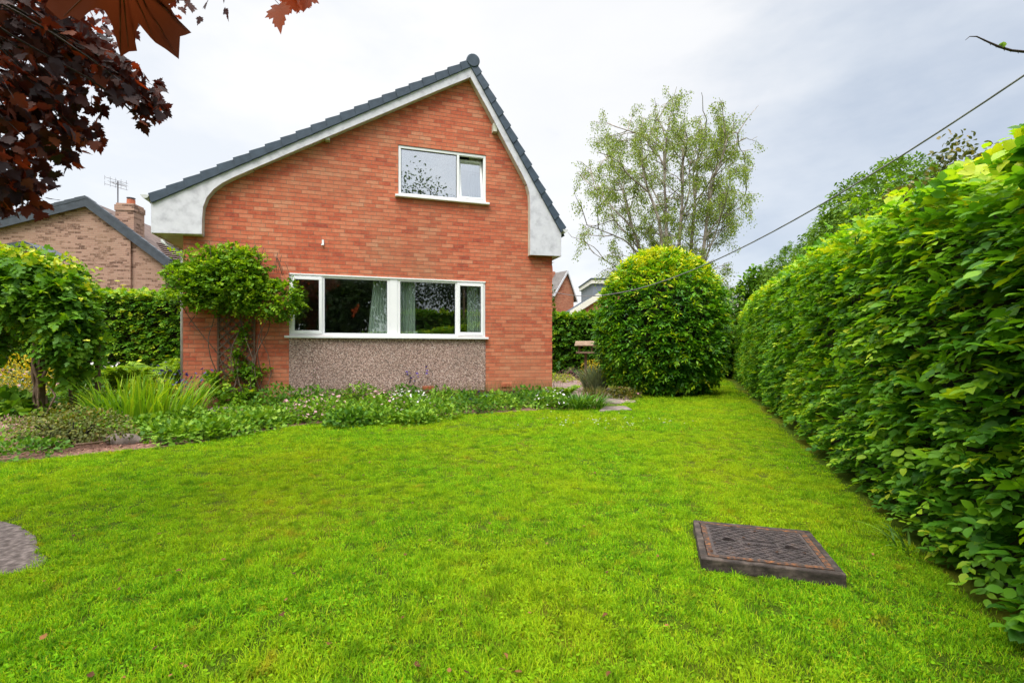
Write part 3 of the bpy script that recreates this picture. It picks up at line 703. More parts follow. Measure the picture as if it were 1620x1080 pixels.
def nearbias(k):
    u=rng.random(k); return u**1.55
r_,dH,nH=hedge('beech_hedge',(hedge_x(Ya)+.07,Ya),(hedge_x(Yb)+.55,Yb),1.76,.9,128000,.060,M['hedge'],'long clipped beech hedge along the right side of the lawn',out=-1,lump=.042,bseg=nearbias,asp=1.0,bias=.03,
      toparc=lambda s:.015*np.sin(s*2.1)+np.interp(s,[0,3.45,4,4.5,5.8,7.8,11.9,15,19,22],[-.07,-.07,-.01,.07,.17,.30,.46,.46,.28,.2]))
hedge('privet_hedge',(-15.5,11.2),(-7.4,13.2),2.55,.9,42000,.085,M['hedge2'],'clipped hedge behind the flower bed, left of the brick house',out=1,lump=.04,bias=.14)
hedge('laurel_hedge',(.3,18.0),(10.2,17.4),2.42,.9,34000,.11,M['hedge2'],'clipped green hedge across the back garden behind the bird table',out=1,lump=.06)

# ------------------------------------------------------------------ round bush
def bush(name,c,rx,ry,rz,zc,n,ls,tmpl,mat,label,cat='shrub',p=2.4,zmin=.12,asp=1.0,bias=0,lump=.06,droop=.45,core=True,topb=.3,stems=5,up=1.0,depth=.28,group=None,sp=0):
    root=empty(name,c,0,label,cat,group)
    n=n//max(sp,1)
    d=rdir(int(n*1.25)); lp=Lump(2.5); lp2=Lump(6)
    rad=1/((np.abs(d[:,0])**p+np.abs(d[:,1])**p+np.abs(d[:,2])**p)**(1/p))
    dep=rng.random(len(d))**1.7*depth
    k=rad*(1+lump*lp(d)+lump*.6*lp2(d)-dep)
    S=np.array([rx,ry,rz]); P=d*k[:,None]*S+[0,0,zc]
    N=unit(d*np.abs(d)**(p-2)/S)
    keep=P[:,2]>zmin; P,N,dep,d=P[keep][:n],N[keep][:n],dep[keep][:n],d[keep][:n]
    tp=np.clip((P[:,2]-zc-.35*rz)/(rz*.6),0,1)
    r=np.clip(rng.beta(2,2.8,len(P))+topb*tp*rng.random(len(P))+bias+.12*lp2(d),0,1)  # topb yellows the crown, overhead light put into the leaf colour
    if sp:
        P=P+N*(.5*ls*(rng.random(len(P))<.03)*rng.random(len(P)))[:,None]
        P,Nn,T,sz,r=sprays(P,N,r,sp,ls*1.9,ls,droop=droop,upw=up,out=.35)
        P[:,2]=np.maximum(P[:,2],zmin*.6)
    else:
        T=unit(N+np.array([0,0,-droop])+rng.normal(0,.55,P.shape)); Nn=N*.55+np.array([0,0,up])+rng.normal(0,.35,P.shape); sz=ls*rng.uniform(.65,1.2,len(P))
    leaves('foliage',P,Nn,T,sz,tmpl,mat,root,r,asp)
    g=MB()
    for i in range(stems):
        a=6.28*i/stems+random.random(); q=random.uniform(.3,.6)
        g.tube([(math.cos(a)*.05*rx,math.sin(a)*.05*ry,-.02),(math.cos(a)*q*rx*.5,math.sin(a)*q*ry*.5,zc*.6),(math.cos(a)*q*rx,math.sin(a)*q*ry,zc+rz*.35)],[.02*(rx+.3),.015*(rx+.3),.005],5)
    if core:  # solid dark filler added so light cannot pass through the foliage
        bm=bmesh.new(); bmesh.ops.create_icosphere(bm,subdivisions=3,radius=1)
        vs=[]
        for v in bm.verts:
            q=np.array(v.co); q=q/((abs(q)**p).sum()**(1/p)); q=q*S*.74*(1+.1*float(lp(q[None])[0])); q[2]=max(q[2]+zc,zmin+.05); vs.append(tuple(q))
        fs=[tuple(v.index for v in f.verts) for f in bm.faces]; bm.free(); g.add(vs,fs)
    g.build('stems_or_core',M['dark_core'],root)
    return root
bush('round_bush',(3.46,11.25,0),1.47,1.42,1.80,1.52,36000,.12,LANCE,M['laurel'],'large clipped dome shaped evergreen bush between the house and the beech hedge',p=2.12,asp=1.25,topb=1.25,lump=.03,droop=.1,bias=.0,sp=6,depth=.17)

# ------------------------------------------------------------------ arbour climber on the left
ac=Vector((-6.75,7.0,0))
arb=empty('arbor_climber',ac,0,'leafy climber smothering a dark post with twisted stems, left of the bed','climbing plant')
def blob(center,rad,n,lp,depth=.35):
    d=rdir(n); dep=rng.random(n)**1.5*depth
    l2=Lump(5); P=np.array(center)+d*np.array(rad)*(1+.16*lp(d)+.13*l2(d)-dep+.10*(rng.random(n)<.12)*rng.random(n)*2)[:,None]
    return P,d,dep
lp=Lump(3)
parts=[blob((-.36,.0,1.90),(.86,.7,.52),800,lp),blob((.22,-.05,1.62),(.52,.5,.45),420,lp),blob((.42,-.05,1.22),(.34,.4,.42),230,lp),blob((-.85,-.1,1.15),(.38,.4,.34),150,lp),blob((.3,.1,.8),(.36,.35,.42),95,lp,.8),blob((-1.1,.1,1.8),(.8,.6,.5),380,lp)]
P=np.concatenate([p[0] for p in parts]); N=np.concatenate([p[1] for p in parts]); dp=np.concatenate([p[2] for p in parts])
keep=P[:,2]>.25; P,N,dp=P[keep],N[keep],dp[keep]
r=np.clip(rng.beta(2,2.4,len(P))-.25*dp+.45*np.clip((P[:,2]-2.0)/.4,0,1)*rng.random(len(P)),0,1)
P,Nn,T,sz,r=sprays(P,N,r,6,.26,.105,droop=.55,out=.4,jit=.4)
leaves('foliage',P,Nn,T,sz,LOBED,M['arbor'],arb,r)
n=420; qx=rng.normal(-.15,.5,n); P=np.stack([qx,rng.normal(-.1,.3,n),2.42-.5*((qx+.3)/1.0)**2+rng.normal(0,.06,n)],1)
leaves('young_foliage',P,rng.normal(0,.4,(n,3))+[0,0,1],rng.normal(0,.6,(n,3))+[0,0,.2],.075*rng.uniform(.6,1.2,n),LOBED,M['lime'],arb)
for x0,x1,y0,y1,zz in ((-.135,-.045,-.045,.045,1.9),(.10,.17,.25,.32,1.9),(.45,.5,.3,.35,1.4)):
    g=MB(); g.box(x0,x1,y0,y1,-.05,zz); g.build('post',M['trellis'],arb)
g=MB()
for k in range(6):
    a0=random.random()*6.28; tw=random.uniform(2,5)*random.choice((-1,1)); pts=[]
    for i in range(16):
        z=i*.115; rr_=.06+.02*math.sin(i*.9+k); a=a0+tw*z
        pts.append((math.cos(a)*rr_+.03*math.sin(i+k)-.07,math.sin(a)*rr_-.02,z))
    g.tube(pts,[.016+.006*math.sin(i*1.3) for i in range(16)],6)
g.tube([(.05,-.05,.55),(.2,-.1,.42),(.33,-.2,.37),(.2,-.15,.2),(.05,-.1,-.02)],.013,6); g.tube([(.03,-.06,.9),(.2,-.1,.83),(.33,-.1,.86)],.008,5)
g.build('twisted_stems',M['vine'],arb,smooth=True)

# ------------------------------------------------------------------ trellis and wall climber
tu0,tz0=hp(344,622,-.03); tu1,tz1=hp(404,470,-.03); tz0=.28; tz1=1.95
tr=empty('trellis',hw((tu0+tu1)/2,-.0,0),TH,'dark wooden lattice trellis fixed to the brick wall left of the lower window','trellis')
hw_=(tu1-tu0)/2
g=MB()
for x0,x1,z0,z1 in ((-hw_,-hw_+.028,tz0,tz1),(hw_-.028,hw_,tz0,tz1),(-hw_+.03,hw_-.03,tz0,tz0+.028),(-hw_+.03,hw_-.03,tz1-.028,tz1)): g.box(x0,x1,-.05,-.022,z0,z1)
g.build('frame',M['trellis'],tr)
g=MB(); sp_=.105
for sgn,v in ((1,-.048),(-1,-.036)):
    for k in range(-8,30):
        c=k*sp_*1.414; pts=[]
        # line: z - tz0 = sgn*x + c
        x0,x1=-hw_+.02,hw_-.02
        za,zb=tz0+sgn*x0+c,tz0+sgn*x1+c
        t0,t1=0.,1.
        lo,hi=tz0+.02,tz1-.02
        if za==zb: continue
        for lim in (lo,hi):
            pass
        ta=(lo-za)/(zb-za); tb=(hi-za)/(zb-za); t0=max(0,min(ta,tb)); t1=min(1,max(ta,tb))
        if t1-t0<.03: continue
        a_=Vector((x0+(x1-x0)*t0,v,za+(zb-za)*t0)); b__=Vector((x0+(x1-x0)*t1,v,za+(zb-za)*t1))
        d=(b__-a_).normalized(); w=Vector((-d.z,0,d.x))*.013
        g.add([a_-w,a_+w,b__+w,b__-w]+[q+Vector((0,.009,0)) for q in (a_-w,a_+w,b__+w,b__-w)],[(0,1,2,3),(7,6,5,4),(0,4,5,1),(1,5,6,2),(2,6,7,3),(3,7,4,0)])
g.build('lattice',M['trellis'],tr)
wc=hw((tu0+tu1)/2,-.28,0)
cl=empty('wall_climber',wc,TH,'bushy green climber spreading above the trellis on the brick wall','climbing plant')
lp=Lump(3.5)
parts=[blob((-.12,.0,2.26),(.84,.32,.54),1000,lp,.35),blob((.76,-.05,1.92),(.54,.26,.36),320,lp,.4),blob((-.72,-.05,2.10),(.44,.28,.40),280,lp,.4),blob((.02,.05,2.58),(.50,.26,.30),190,lp,.5),blob((.30,-.1,2.15),(.35,.25,.35),150,lp,.5),
       blob((.0,.05,1.82),(.45,.2,.22),130,lp,.5),blob((.1,.16,1.3),(.14,.08,.2),30,lp,.9),blob((.2,.12,.62),(.38,.12,.24),80,lp,.9),blob((-.35,.1,.55),(.16,.1,.12),26,lp,.9),blob((.02,.16,.95),(.2,.08,.2),24,lp,.9),blob((.15,.0,.22),(.40,.2,.22),110,lp,.9),blob((-.3,.05,.3),(.28,.15,.24),60,lp,.9)]
P=np.concatenate([p[0] for p in parts]); N=np.concatenate([p[1] for p in parts]); dp=np.concatenate([p[2] for p in parts])
P[:,1]=np.minimum(P[:,1],.24)
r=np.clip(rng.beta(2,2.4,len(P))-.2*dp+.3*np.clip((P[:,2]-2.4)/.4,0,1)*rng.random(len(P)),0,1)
P,Nn,T,sz,r=sprays(P,N+np.array([0,-.25,.25]),r,6,.17,.068,droop=.0,out=.4,jit=.45,spread=.75)
P[:,1]=np.minimum(P[:,1],.25); P[:,0]=np.where(P[:,2]>1.5,P[:,0]*.9,P[:,0])
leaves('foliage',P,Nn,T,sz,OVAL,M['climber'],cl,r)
g=MB()
for k in range(16):     # spiky shoots on top
    a=rng.uniform(-1.1,1.1); z0=2.75-.35*a*a; pts=[(a,rng.uniform(-.15,.1),z0-.2)]
    dx=rng.uniform(-.35,.35)
    for i in range(1,6): pts.append((pts[0][0]+dx*i*.07,pts[0][1]-.01*i,z0-.2+.085*i-.004*i*i))
    g.tube(pts,.004,4)
for k in range(9):
    x0=rng.uniform(-.28,.35); pts=[(x0,.1+rng.uniform(-.05,.08),0)]
    tx=x0+rng.normal(0,.35)
    m_=14
    for i in range(1,m_):
        f=i/(m_-1); pts.append((x0+(tx-x0)*f+.07*math.sin(f*9+k),.12+.08*math.sin(f*7+k*2),1.95*f+.04*math.sin(k+f*13)))
    g.tube(pts,[.009*(1-.6*i/m_)+.002 for i in range(m_)],5)
for k in range(16):
    x0=rng.uniform(-.9,.6); pts=[(x0+ .1*i*rng.uniform(.3,1)*(1 if x0<0 else -1), .05+.03*math.sin(i+k), 1.85-.16*math.sin(i*.55)+.02*i) for i in range(7)]
    g.tube(pts,.005,4)
g.tube([(.42,.1,.0),(.5,.1,.3),(.58,.12,.6),(.52,.16,.95),(.35,.18,1.3)],.007,5)
g.tube([(-.6,.1,1.6),(-.68,.05,1.45),(-.55,.0,1.36),(-.35,.05,1.42),(-.2,.1,1.5)],.006,5)
g.build('stems',M['bark'],cl,smooth=True)

# ------------------------------------------------------------------ flower bed plants
FLW={}
def flower_mesh(mat,k=6):
    if mat.name not in FLW:
        ang=np.arange(k)*6.283/k; T=np.stack([np.cos(ang),np.sin(ang),.45+0*ang],1)
        o=leaves('flower',np.zeros((k,3)),np.tile([0,0,1.],(k,1))+rng.normal(0,.15,(k,3)),T,np.ones(k),DIAM,mat,None,None,1.4); FLW[mat.name]=o.data; bpy.data.objects.remove(o)
    return FLW[mat.name]
def flower_set(root,P,mat,fs):
    me=flower_mesh(mat)
    for p in P:
        o=bpy.data.objects.new('flower',me); COL.objects.link(o); o.parent=root; o.location=p; q=fs*random.uniform(.6,1.05); o.scale=(q,q,q); o.rotation_euler=(random.uniform(-.9,.9),random.uniform(-.9,.9),random.random()*6)
def mound(name,px,py,r,h,n,ls,tmpl,mat,label,cat='plant',fl=None,nf=0,fs=.03,asp=1,group=None,z=.02,up=1.0,ry=None):
    c=gnd(px,py,z) if not isinstance(px,Vector) else px
    root=empty(name,c,random.random()*6,label,cat,group)
    d=rdir(n); d[:,2]=np.abs(d[:,2]); lp=Lump(3); rr=(1+.18*lp(d))*(1-rng.random(n)**1.6*.55)
    P=d*rr[:,None]*[r,ry or r,h]
    leaves('foliage',P,d*.5+np.array([0,0,up])+rng.normal(0,.4,(n,3)),d+np.array([0,0,.1])+rng.normal(0,.55,(n,3)),ls*rng.uniform(.6,1.2,n),tmpl,mat,root,None,asp)
    if fl:
        d=rdir(nf); d[:,2]=np.abs(d[:,2])+.25; d=unit(d); P=d*(rng.uniform(.97,1.22,(nf,1)))*[r,ry or r,h]
        flower_set(root,P,fl,fs)
    else:
        o=root.children[0]; o.parent=None; o.name=name+'_mesh'; o.location=root.location; o.rotation_euler=root.rotation_euler; bpy.data.objects.remove(root); o.name=name; tag(o,label,cat,group); return o
    return root
def blades(name,px,py,n,h,spread,w,mat,label,lean=(.0,.0),group=None,arch=.35,rbase=.3,cat='plant',z=.02):
    c=gnd(px,py,z) if not isinstance(px,Vector) else px
    root=empty(name,c,0,label,cat,group)
    seg=6; a=rng.random(n)*6.283; rb=np.sqrt(rng.random(n))*rbase
    base=np.stack([np.cos(a)*rb,np.sin(a)*rb,0*a],1)
    az=a+rng.normal(0,.5,n); H=h*rng.uniform(.55,1.08,n); sp=spread*(.25+rb/rbase)*rng.uniform(.4,1.2,n)
    ax=np.stack([np.cos(az)*sp+lean[0]*H,np.sin(az)*sp+lean[1]*H,0*az],1)
    side=unit(np.cross(ax+1e-4,[0,0,1.])); fa=rng.uniform(-1,1,n)[:,None]
    side=unit(side+fa*unit(ax+1e-4)*.8)
    V=[];
    for i in range(seg+1):
        f=i/seg
        p=base+ax*(f**1.7)[None] if False else base+ax*(f**1.8)
        p=p+np.stack([0*H,0*H,H*(f-arch*f**3.2*np.clip(sp/spread,.2,1.5)*.6)],1)
        ww=w*(1-f**2.2)*(.75+.5*f)+.0008
        V.append(p-side*ww); V.append(p+side*ww)
    V=np.stack(V,1)
    k=2*(seg+1); f0=np.array([(2*i,2*i+1,2*i+3,2*i+2) for i in range(seg)])
    Fc=(np.arange(n)*k)[:,None,None]+f0[None]
    me=fast_mesh('blades',V.reshape(-1,3),[Fc.reshape(-1,4)],np.repeat(rng.random(n),k))
    o=link(name+'_mesh',me,mat); o.location=c; bpy.data.objects.remove(root); o.name=name; return tag(o,label,cat,group)
def fern(px,py,nfr,L,mat,label,z=.02,group='ferns in the flower bed',c=None):
    c=c or gnd(px,py,z)
    root=empty('fern',c,0,label,'fern',group)
    P=[];T=[];N=[];S=[]; g=MB()
    for k in range(nfr):
        az=6.283*k/nfr+random.uniform(-.3,.3); l=L*random.uniform(.7,1.1); pts=[]
        for i in range(15):
            f=i/14; x=l*.62*f**1.25; zz=l*(.95*f-.38*f**2.6)
            pts.append(Vector((math.cos(az)*x,math.sin(az)*x,zz)))
        g.tube(pts,[.005*(1-.8*i/14) for i in range(15)],4)
        for i in range(2,15):
            t=(pts[i]-pts[i-1]).normalized(); sd=t.cross(Vector((0,0,1))).normalized(); up_=sd.cross(t)
            wd=l*.26*math.sin(math.pi*min(1,(i+1)/16))**.8
            for s_ in (-1,1):
                for h_ in (0,.5):
                    P.append(pts[i]-(pts[i]-pts[i-1])*h_); T.append(sd*s_+t*.45-up_*.15); N.append(up_); S.append(wd)
    n=len(P); leaves('fronds',np.array(P),np.array(N)+rng.normal(0,.15,(n,3)),np.array(T)+rng.normal(0,.12,(n,3)),np.array(S),LANCE,mat,root,None,.75)
    g.build('stalks',M['mound'],root)
    return root
def columbine(px,py,h,nst,mat,label,spread=.18,group='columbines in the bed',z=.02):
    c=gnd(px,py,z); root=empty('columbine',c,0,label,'flower',group); g=MB(); P=[];T=[]
    for k in range(nst):
        x,y=rng.normal(0,spread,2); hh=h*rng.uniform(.7,1.1); pts=[(x*f*1.2,y*f*.8,hh*f) for f in (0,.3,.6,.85,1)]
        g.tube(pts,[.0035,.003,.003,.0025,.002],4)
        for j in range(3):
            e=Vector(pts[-1])+Vector((rng.normal(0,.05),rng.normal(0,.04),-.07*j+rng.normal(0,.02)))
            g.tube([pts[-2],e],.0016,3)
            P.append(e)
    flower_set(root,P,mat,.034)
    g.build('stalks',M['darkmound'],root)
    m_=80; d=rdir(m_); d[:,2]=np.abs(d[:,2]); leaves('foliage',d*[.2,.2,.2],rng.normal(0,.4,(m_,3))+[0,0,1],d,.06*rng.uniform(.6,1.2,m_),LOBED,M['darkmound'],root)
    return root

# sword-leaved clump, low spreading shrub and their neighbours
blades('iris_clump',238,668,330,.72,.30,.011,M['iris'],'clump of upright sword shaped leaves near the left corner of the house',lean=(.12,0),rbase=.62,arch=.2)
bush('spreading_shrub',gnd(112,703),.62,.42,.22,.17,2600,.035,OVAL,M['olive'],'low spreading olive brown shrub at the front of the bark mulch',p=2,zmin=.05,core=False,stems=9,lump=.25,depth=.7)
mound('heather_mound',8,694,.42,.26,1500,.035,STRIP,M['heather'],'pink heather mound at the far left of the bed','plant',asp=2.5)
mound('leafy_mound',30,719,.36,.14,500,.05,OVAL,M['darkmound'],'low dark green mound in front of the pink heather','plant')
mound('hosta',18,664,.5,.36,420,.16,OVAL,M['mound'],'broad green leaved hosta left of the dark post','plant')
mound('hosta',-22,652,.55,.40,420,.16,OVAL,M['darkmound'],'darker broad leaved hosta at the left edge','plant')
mound('flowering_shrub',22,632,.75,.62,1500,.06,LANCE,M['silver'],'grey green shrub dotted with pale pink flowers, behind the hosta','shrub',M['pink'],60,.035)
mound('flowering_shrub',-25,630,.7,.55,1300,.07,OVAL,M['mound'],'green shrub with white flowers at the far left','shrub',M['white'],40,.03)
mound('golden_shrub',42,630,.55,.85,1300,.06,OVAL,M['gold'],'yellow leaved shrub behind the dark post','shrub')
mound('bronze_shrub',152,634,.42,.60,1300,.04,OVAL,M['bronze'],'rounded bronze green shrub right of the climber','shrub')
mound('flowering_plant',160,622,.65,.62,500,.06,OVAL,M['darkmound'],'white flowered plant at the foot of the back hedge','plant',M['white'],70,.04)
fern(205,632,17,1.2,M['fern'],'bright fern in front of the left hedge')
fern(266,617,17,1.35,M['fern'],'tall bright fern beside the left house corner')
fern(455,640,9,.42,M['fern'],'small fern beside the left edge of the pebbledash panel')
fern(735,634,8,.36,M['fern'],'small fern at the right end of the pebbledash panel')
fern(890,638,9,.58,M['fern'],'single yellow green fern at the right end of the bed by the brick corner')
mound('variegated_hosta',248,638,.62,.42,500,.14,OVAL,M['lime'],'yellow leaved hosta against the left corner of the house','plant')
columbine(262,650,.72,10,M['purple'],'purple columbines above the yellow hosta')
columbine(300,652,.66,7,M['purple'],'purple columbines in front of the left brick corner')
mound('geranium_mound',180,672,.55,.30,800,.07,LOBED,M['darkmound'],'dark leaved mound between the post and the sword leaved clump','plant',M['pink'],8,.02)
mound('geranium_mound',145,655,.5,.40,700,.06,OVAL,M['mound'],'small pink flowered mound behind the low spreading shrub','plant',M['pink'],16,.03)
mound('geranium_mound',120,640,.5,.45,700,.07,LOBED,M['darkmound'],'deep green mound under the climber','plant')
bright=[(262,690,.34,.16),(300,694,.36,.17),(345,688,.36,.18),(392,678,.38,.2),(300,672,.35,.22),(355,668,.38,.2),(236,682,.25,.18)]
bl_=['bright geranium mat nearest the brown rock','bright geranium mat at the lawn edge below the stone slab','bright geranium mat at the lawn edge, left of the bare soil gap','bright geranium mat right of the bare soil gap','taller geranium clump beside the sword leaved clump','geranium clump just in front of the stone slab','small geranium tuft against the brown rock']
for (x,y,r_1,h),l in zip(bright,bl_): mound('geranium_mat',x,y,r_1,h,600,.06,LOBED,M['mound'],l,'plant',group='geranium mats along the lawn edge',up=1.4)
mid=[(440,650,.42,.32,'darkmound','dark green mound below the trellis side of the pebbledash',None,0),
(425,672,.34,.18,'mound','light green mat left of the pink flowered mats',None,0),
(470,664,.36,.20,'mound','pale pink flowered mat at the left of the pink patch','pink',45),
(512,664,.40,.24,'mound','densest pale pink flowered mat at the lawn edge','pink',90),
(560,666,.38,.20,'mound','bright green mat between two pink flowered mats',None,0),
(602,657,.38,.24,'mound','pale pink flowered mat in the middle of the bed','pink',80),
(646,656,.36,.26,'mound','white flowered mat right of the middle of the bed','white',60),
(550,672,.30,.16,'darkmound','small dark mound at the lawn edge below the pink mats',None,0),
(500,645,.45,.30,'darkmound','leafy dark mound against the left of the pebbledash panel',None,0),
(570,640,.48,.30,'mound','leafy green mound against the middle of the pebbledash panel','white',5),
(640,638,.48,.26,'darkmound','leafy dark mound right of the columbines',None,0),
(700,645,.46,.24,'mound','green mat in front of the left air brick',None,0),
(690,660,.36,.18,'mound','green mat at the lawn edge below the left air brick','white',4),
(745,650,.42,.24,'darkmound','dark green mat with a purple tinge near the lawn edge','purple',10),
(790,645,.42,.20,'mound','green mat in front of the right air brick',None,0),
(835,641,.42,.24,'darkmound','dark mat left of the white flowered patch',None,0),
(872,645,.32,.22,'mound','white flowered patch beside the strap leaved clump','white',40),
(600,668,.28,.15,'mound','little bright green mat at the lawn edge below the white flowers',None,0),
(660,668,.26,.13,'mound','little green mat at the lawn edge right of the white flowers',None,0)]
for x,y,r_1,h,m_,l,fl,nf in mid: mound('flowering_mat' if fl else 'leafy_mat',x,y,r_1,h*1.35,620,.055,LOBED if m_!='lime' else OVAL,M[m_],l,'plant',M[fl] if fl else None,nf,.026,group='low mats in front of the pebbledash panel')
blades('strap_leaved_clump',918,643,300,.30,.34,.012,M['darkmound'],'dark strap leaved clump at the right end of the bed',rbase=.42,arch=.7)
blades('strap_leaved_clump',868,634,170,.26,.26,.010,M['darkmound'],'smaller strap leaved clump near the brick corner',rbase=.35,arch=.7)
blades('strap_leaved_clump',800,634,200,.22,.24,.010,M['darkmound'],'strap leaved clump below the right air brick',rbase=.45,arch=.7)
columbine(528,634,.84,7,M['purple'],'purple columbines in front of the left of the pebbledash panel')
columbine(648,633,.66,6,M['purple'],'purple columbines near the middle of the pebbledash panel')
columbine(497,638,.66,5,M['pink'],'pale pink columbines at the left of the pebbledash panel')
# wispy grass along the foot of the wall
n=900; s_=rng.random(n); uu=2.0+s_*(HW-1.9); P=np.stack([O.x+uu*CT,O.y+uu*ST,0*uu],1)+np.stack([rng.random(n)*.25*ST,-rng.random(n)*.3*CT-.05,0*uu],1)
leaves('wall_foot_grass',P,rng.normal(0,1,(n,3))+[0,-1,0],rng.normal(0,.18,(n,3))+[0,0,1],rng.uniform(.2,.46,n),STRIP,M['olive'],None,None,.35)
tag(bpy.data.objects['wall_foot_grass'],'wispy seeding grass along the foot of the house wall','grass',kind='stuff')
# ground cover over the bed
n=26000; X=rng.uniform(-9.5,2,n); Y=rng.uniform(3.2,11,n)
keep=inside(bed_poly,X,Y); X,Y=X[keep],Y[keep]
dd=np.min(np.hypot(X[:,None]-np.array(bed_edge)[None,:,0],Y[:,None]-np.array(bed_edge)[None,:,1]),1)
keep=~((X<-3.6)&(dd<1.0)&(Y<5.6))&~((X>-5.3)&(X<-4.5)&(np.abs(Y-8.0)<.3)); X,Y=X[keep],Y[keep]; n=len(X)
lp=Lump(1.6); h_=.05+.06*(1+lp(np.stack([X,Y,0*X],1)))
P=np.stack([X,Y,rng.random(n)*h_+.015],1)
leaves('ground_cover',P,rng.normal(0,.45,(n,3))+[0,0,1],rng.normal(0,1,(n,3))+[0,0,.25],.055*rng.uniform(.5,1.3,n),LOBED,M['mound'])
tag(bpy.data.objects['ground_cover'],'mixed low green leaves carpeting the flower bed','ground cover',kind='stuff')
n=6000; X=rng.uniform(-8.5,-2.9,n); Y=rng.uniform(3.3,6.6,n); keep=inside(bed_poly,X,Y); X,Y=X[keep],Y[keep]; n=len(X)
leaves('bark_chips',np.stack([X,Y,rng.random(n)*.02+.014],1),rng.normal(0,.5,(n,3))+[0,0,1],rng.normal(0,1,(n,3))*[1,1,.25],rng.uniform(.02,.06,n),LANCE,M['chip'])
tag(bpy.data.objects['bark_chips'],'reddish bark chips covering the bare soil','bark mulch',kind='stuff')
def cane(name,pts,r,mat,label,cat='cane',group=None):
    pts=[Vector(p) for p in pts]; c=pts[0]; g=MB(); sm=[]
    for i in range(len(pts)-1):
        p0,p1,p2,p3=pts[max(i-1,0)],pts[i],pts[i+1],pts[min(i+2,len(pts)-1)]
        for k in range(6):
            t=k/6; sm.append(.5*((2*p1)+(p2-p0)*t+(2*p0-5*p1+4*p2-p3)*t*t+(3*p1-p0-3*p2+p3)*t**3)-c)
    sm.append(pts[-1]-c); g.tube(sm,r,6); o=g.build(name,mat,smooth=True); o.location=c; return tag(o,label,cat,group)
cane('bent_cane',[gnd(50,690,.12),gnd(39,700,.06),gnd(41,709,.03),gnd(60,712,.03),gnd(80,707,.05),gnd(94,698,.12)],.012,M['vine'],'pale bent cane looping out of the left of the spreading shrub',group='bent canes at the edge of the bark mulch')
cane('bent_cane',[gnd(120,703,.08),gnd(150,700,.06),gnd(172,696,.06),gnd(188,688,.10),gnd(193,683,.16)],.011,M['vine'],'pale bent cane curving towards the grey rock',group='bent canes at the edge of the bark mulch')

# ------------------------------------------------------------------ back garden right of the house
bt=empty('bird_table',(1.98,13.0,0),-.25,'weathered wooden bird table in front of the back hedge','bird table')
g=MB(); g.box(-.035,.035,-.035,.035,0,.93); g.build('post',M['wood'],bt)
g=MB(); g.box(-.24,.24,-.18,.18,.93,.955); g.box(-.24,.24,-.195,-.181,.935,.985); g.box(-.24,.24,.181,.195,.935,.985); g.build('tray',M['wood'],bt)
for sx in (-.17,.17):
    for sy in (-.13,.13): g=MB(); g.box(sx-.015,sx+.015,sy-.015,sy+.015,.956,1.16); g.build('upright',M['wood'],bt)
g=MB(); g.add([(-.27,-.22,1.15),(.27,-.22,1.15),(.27,0,1.27),(-.27,0,1.27),(-.27,.22,1.15),(.27,.22,1.15),(-.27,-.22,1.13),(.27,-.22,1.13),(.27,0,1.25),(-.27,0,1.25),(-.27,.22,1.13),(.27,.22,1.13)],[(0,1,2,3),(3,2,5,4),(6,9,8,7),(9,10,11,8),(0,6,7,1),(4,5,11,10),(0,3,9,6),(3,4,10,9),(1,7,8,2),(2,8,11,5)]); g.build('roof',M['wood'],bt)
blades('lavender_bush',Vector((2.05,11.9,0)),None,420,.75,.42,.008,M['silver'],'grey green spiky lavender like bush below the bird table',rbase=.28,arch=.3)
mound('golden_shrub',Vector((2.25,13.6,0)),None,.38,.85,700,.05,OVAL,M['gold'],'small golden shrub squeezed between the bird table and the round bush','shrub')
mound('heather_mound',Vector((1.75,14.8,0)),None,.6,.42,1100,.05,STRIP,M['heather'],'pink flowering mound behind the gravel path','plant',asp=2.5)
mound('leafy_mound',Vector((1.3,15.6,0)),None,.7,.28,700,.07,OVAL,M['lime'],'light green mound at the foot of the back hedge','plant')
mound('leafy_mound',Vector((2.35,10.1,0)),None,.35,.22,500,.06,OVAL,M['olive'],'dry brownish mound beside the path, at the foot of the round bush','plant',M['heather'],10,.03)
blades('grass_tuft',Vector((1.75,10.2,0)),None,200,.3,.2,.005,M['olive'],'dry grass tuft at the brick corner beside the path',rbase=.25,cat='plant')
mound('corner_climber',hw(HW+.14,.5,1.55)+Vector((0,0,.2)),None,.13,.75,260,.07,OVAL,M['fresh'],'slim climber on the far side of the right brick corner','climbing plant')

# ------------------------------------------------------------------ trees
def limb(p0,p1,n=10,sag=.0,wig=.12,seed=None):
    p0,p1=Vector(p0),Vector(p1); L=(p1-p0).length; pts=[]; off=Vector((0,0,0))
    d=(p1-p0)/n
    a1,a2=Vector(rng.normal(size=3)),Vector(rng.normal(size=3)); f1,f2=random.uniform(2,4),random.uniform(5,8); ph=random.random()*6
    for i in range(n+1):
        f=i/n; w=math.sin(math.pi*f)
        pts.append(p0+(p1-p0)*f+(a1*math.sin(f*f1+ph)+a2*.5*math.sin(f*f2+ph))*wig*L*.25*w+Vector((0,0,sag*L*w)))
    return pts
rng=np.random.default_rng(23); random.seed(23)
bt_=Vector((5.75,17,0))
tree=empty('birch_tree',bt_,0,'tall airy birch with several stems rising behind the round bush','tree')
tops=[(1037,135),(1000,175),(955,175),(935,215),(1060,160),(1085,172),(1118,168),(1150,180),(1190,195),(1172,180),(918,350),(930,395),(1185,285),(1130,225),(975,250),(925,265),(1100,215),(1150,300),(1010,225),(960,330),(1145,355)]
g=MB(); LP=[];
stems=[limb((0,0,0),at(px,py,17+dy)-bt_,14,0,.10) for px,py,dy in ((1015,255,-.4),(1050,235,.3),(1080,240,-.2),(1105,245,.5),(1135,255,-.3),(985,300,.2))]
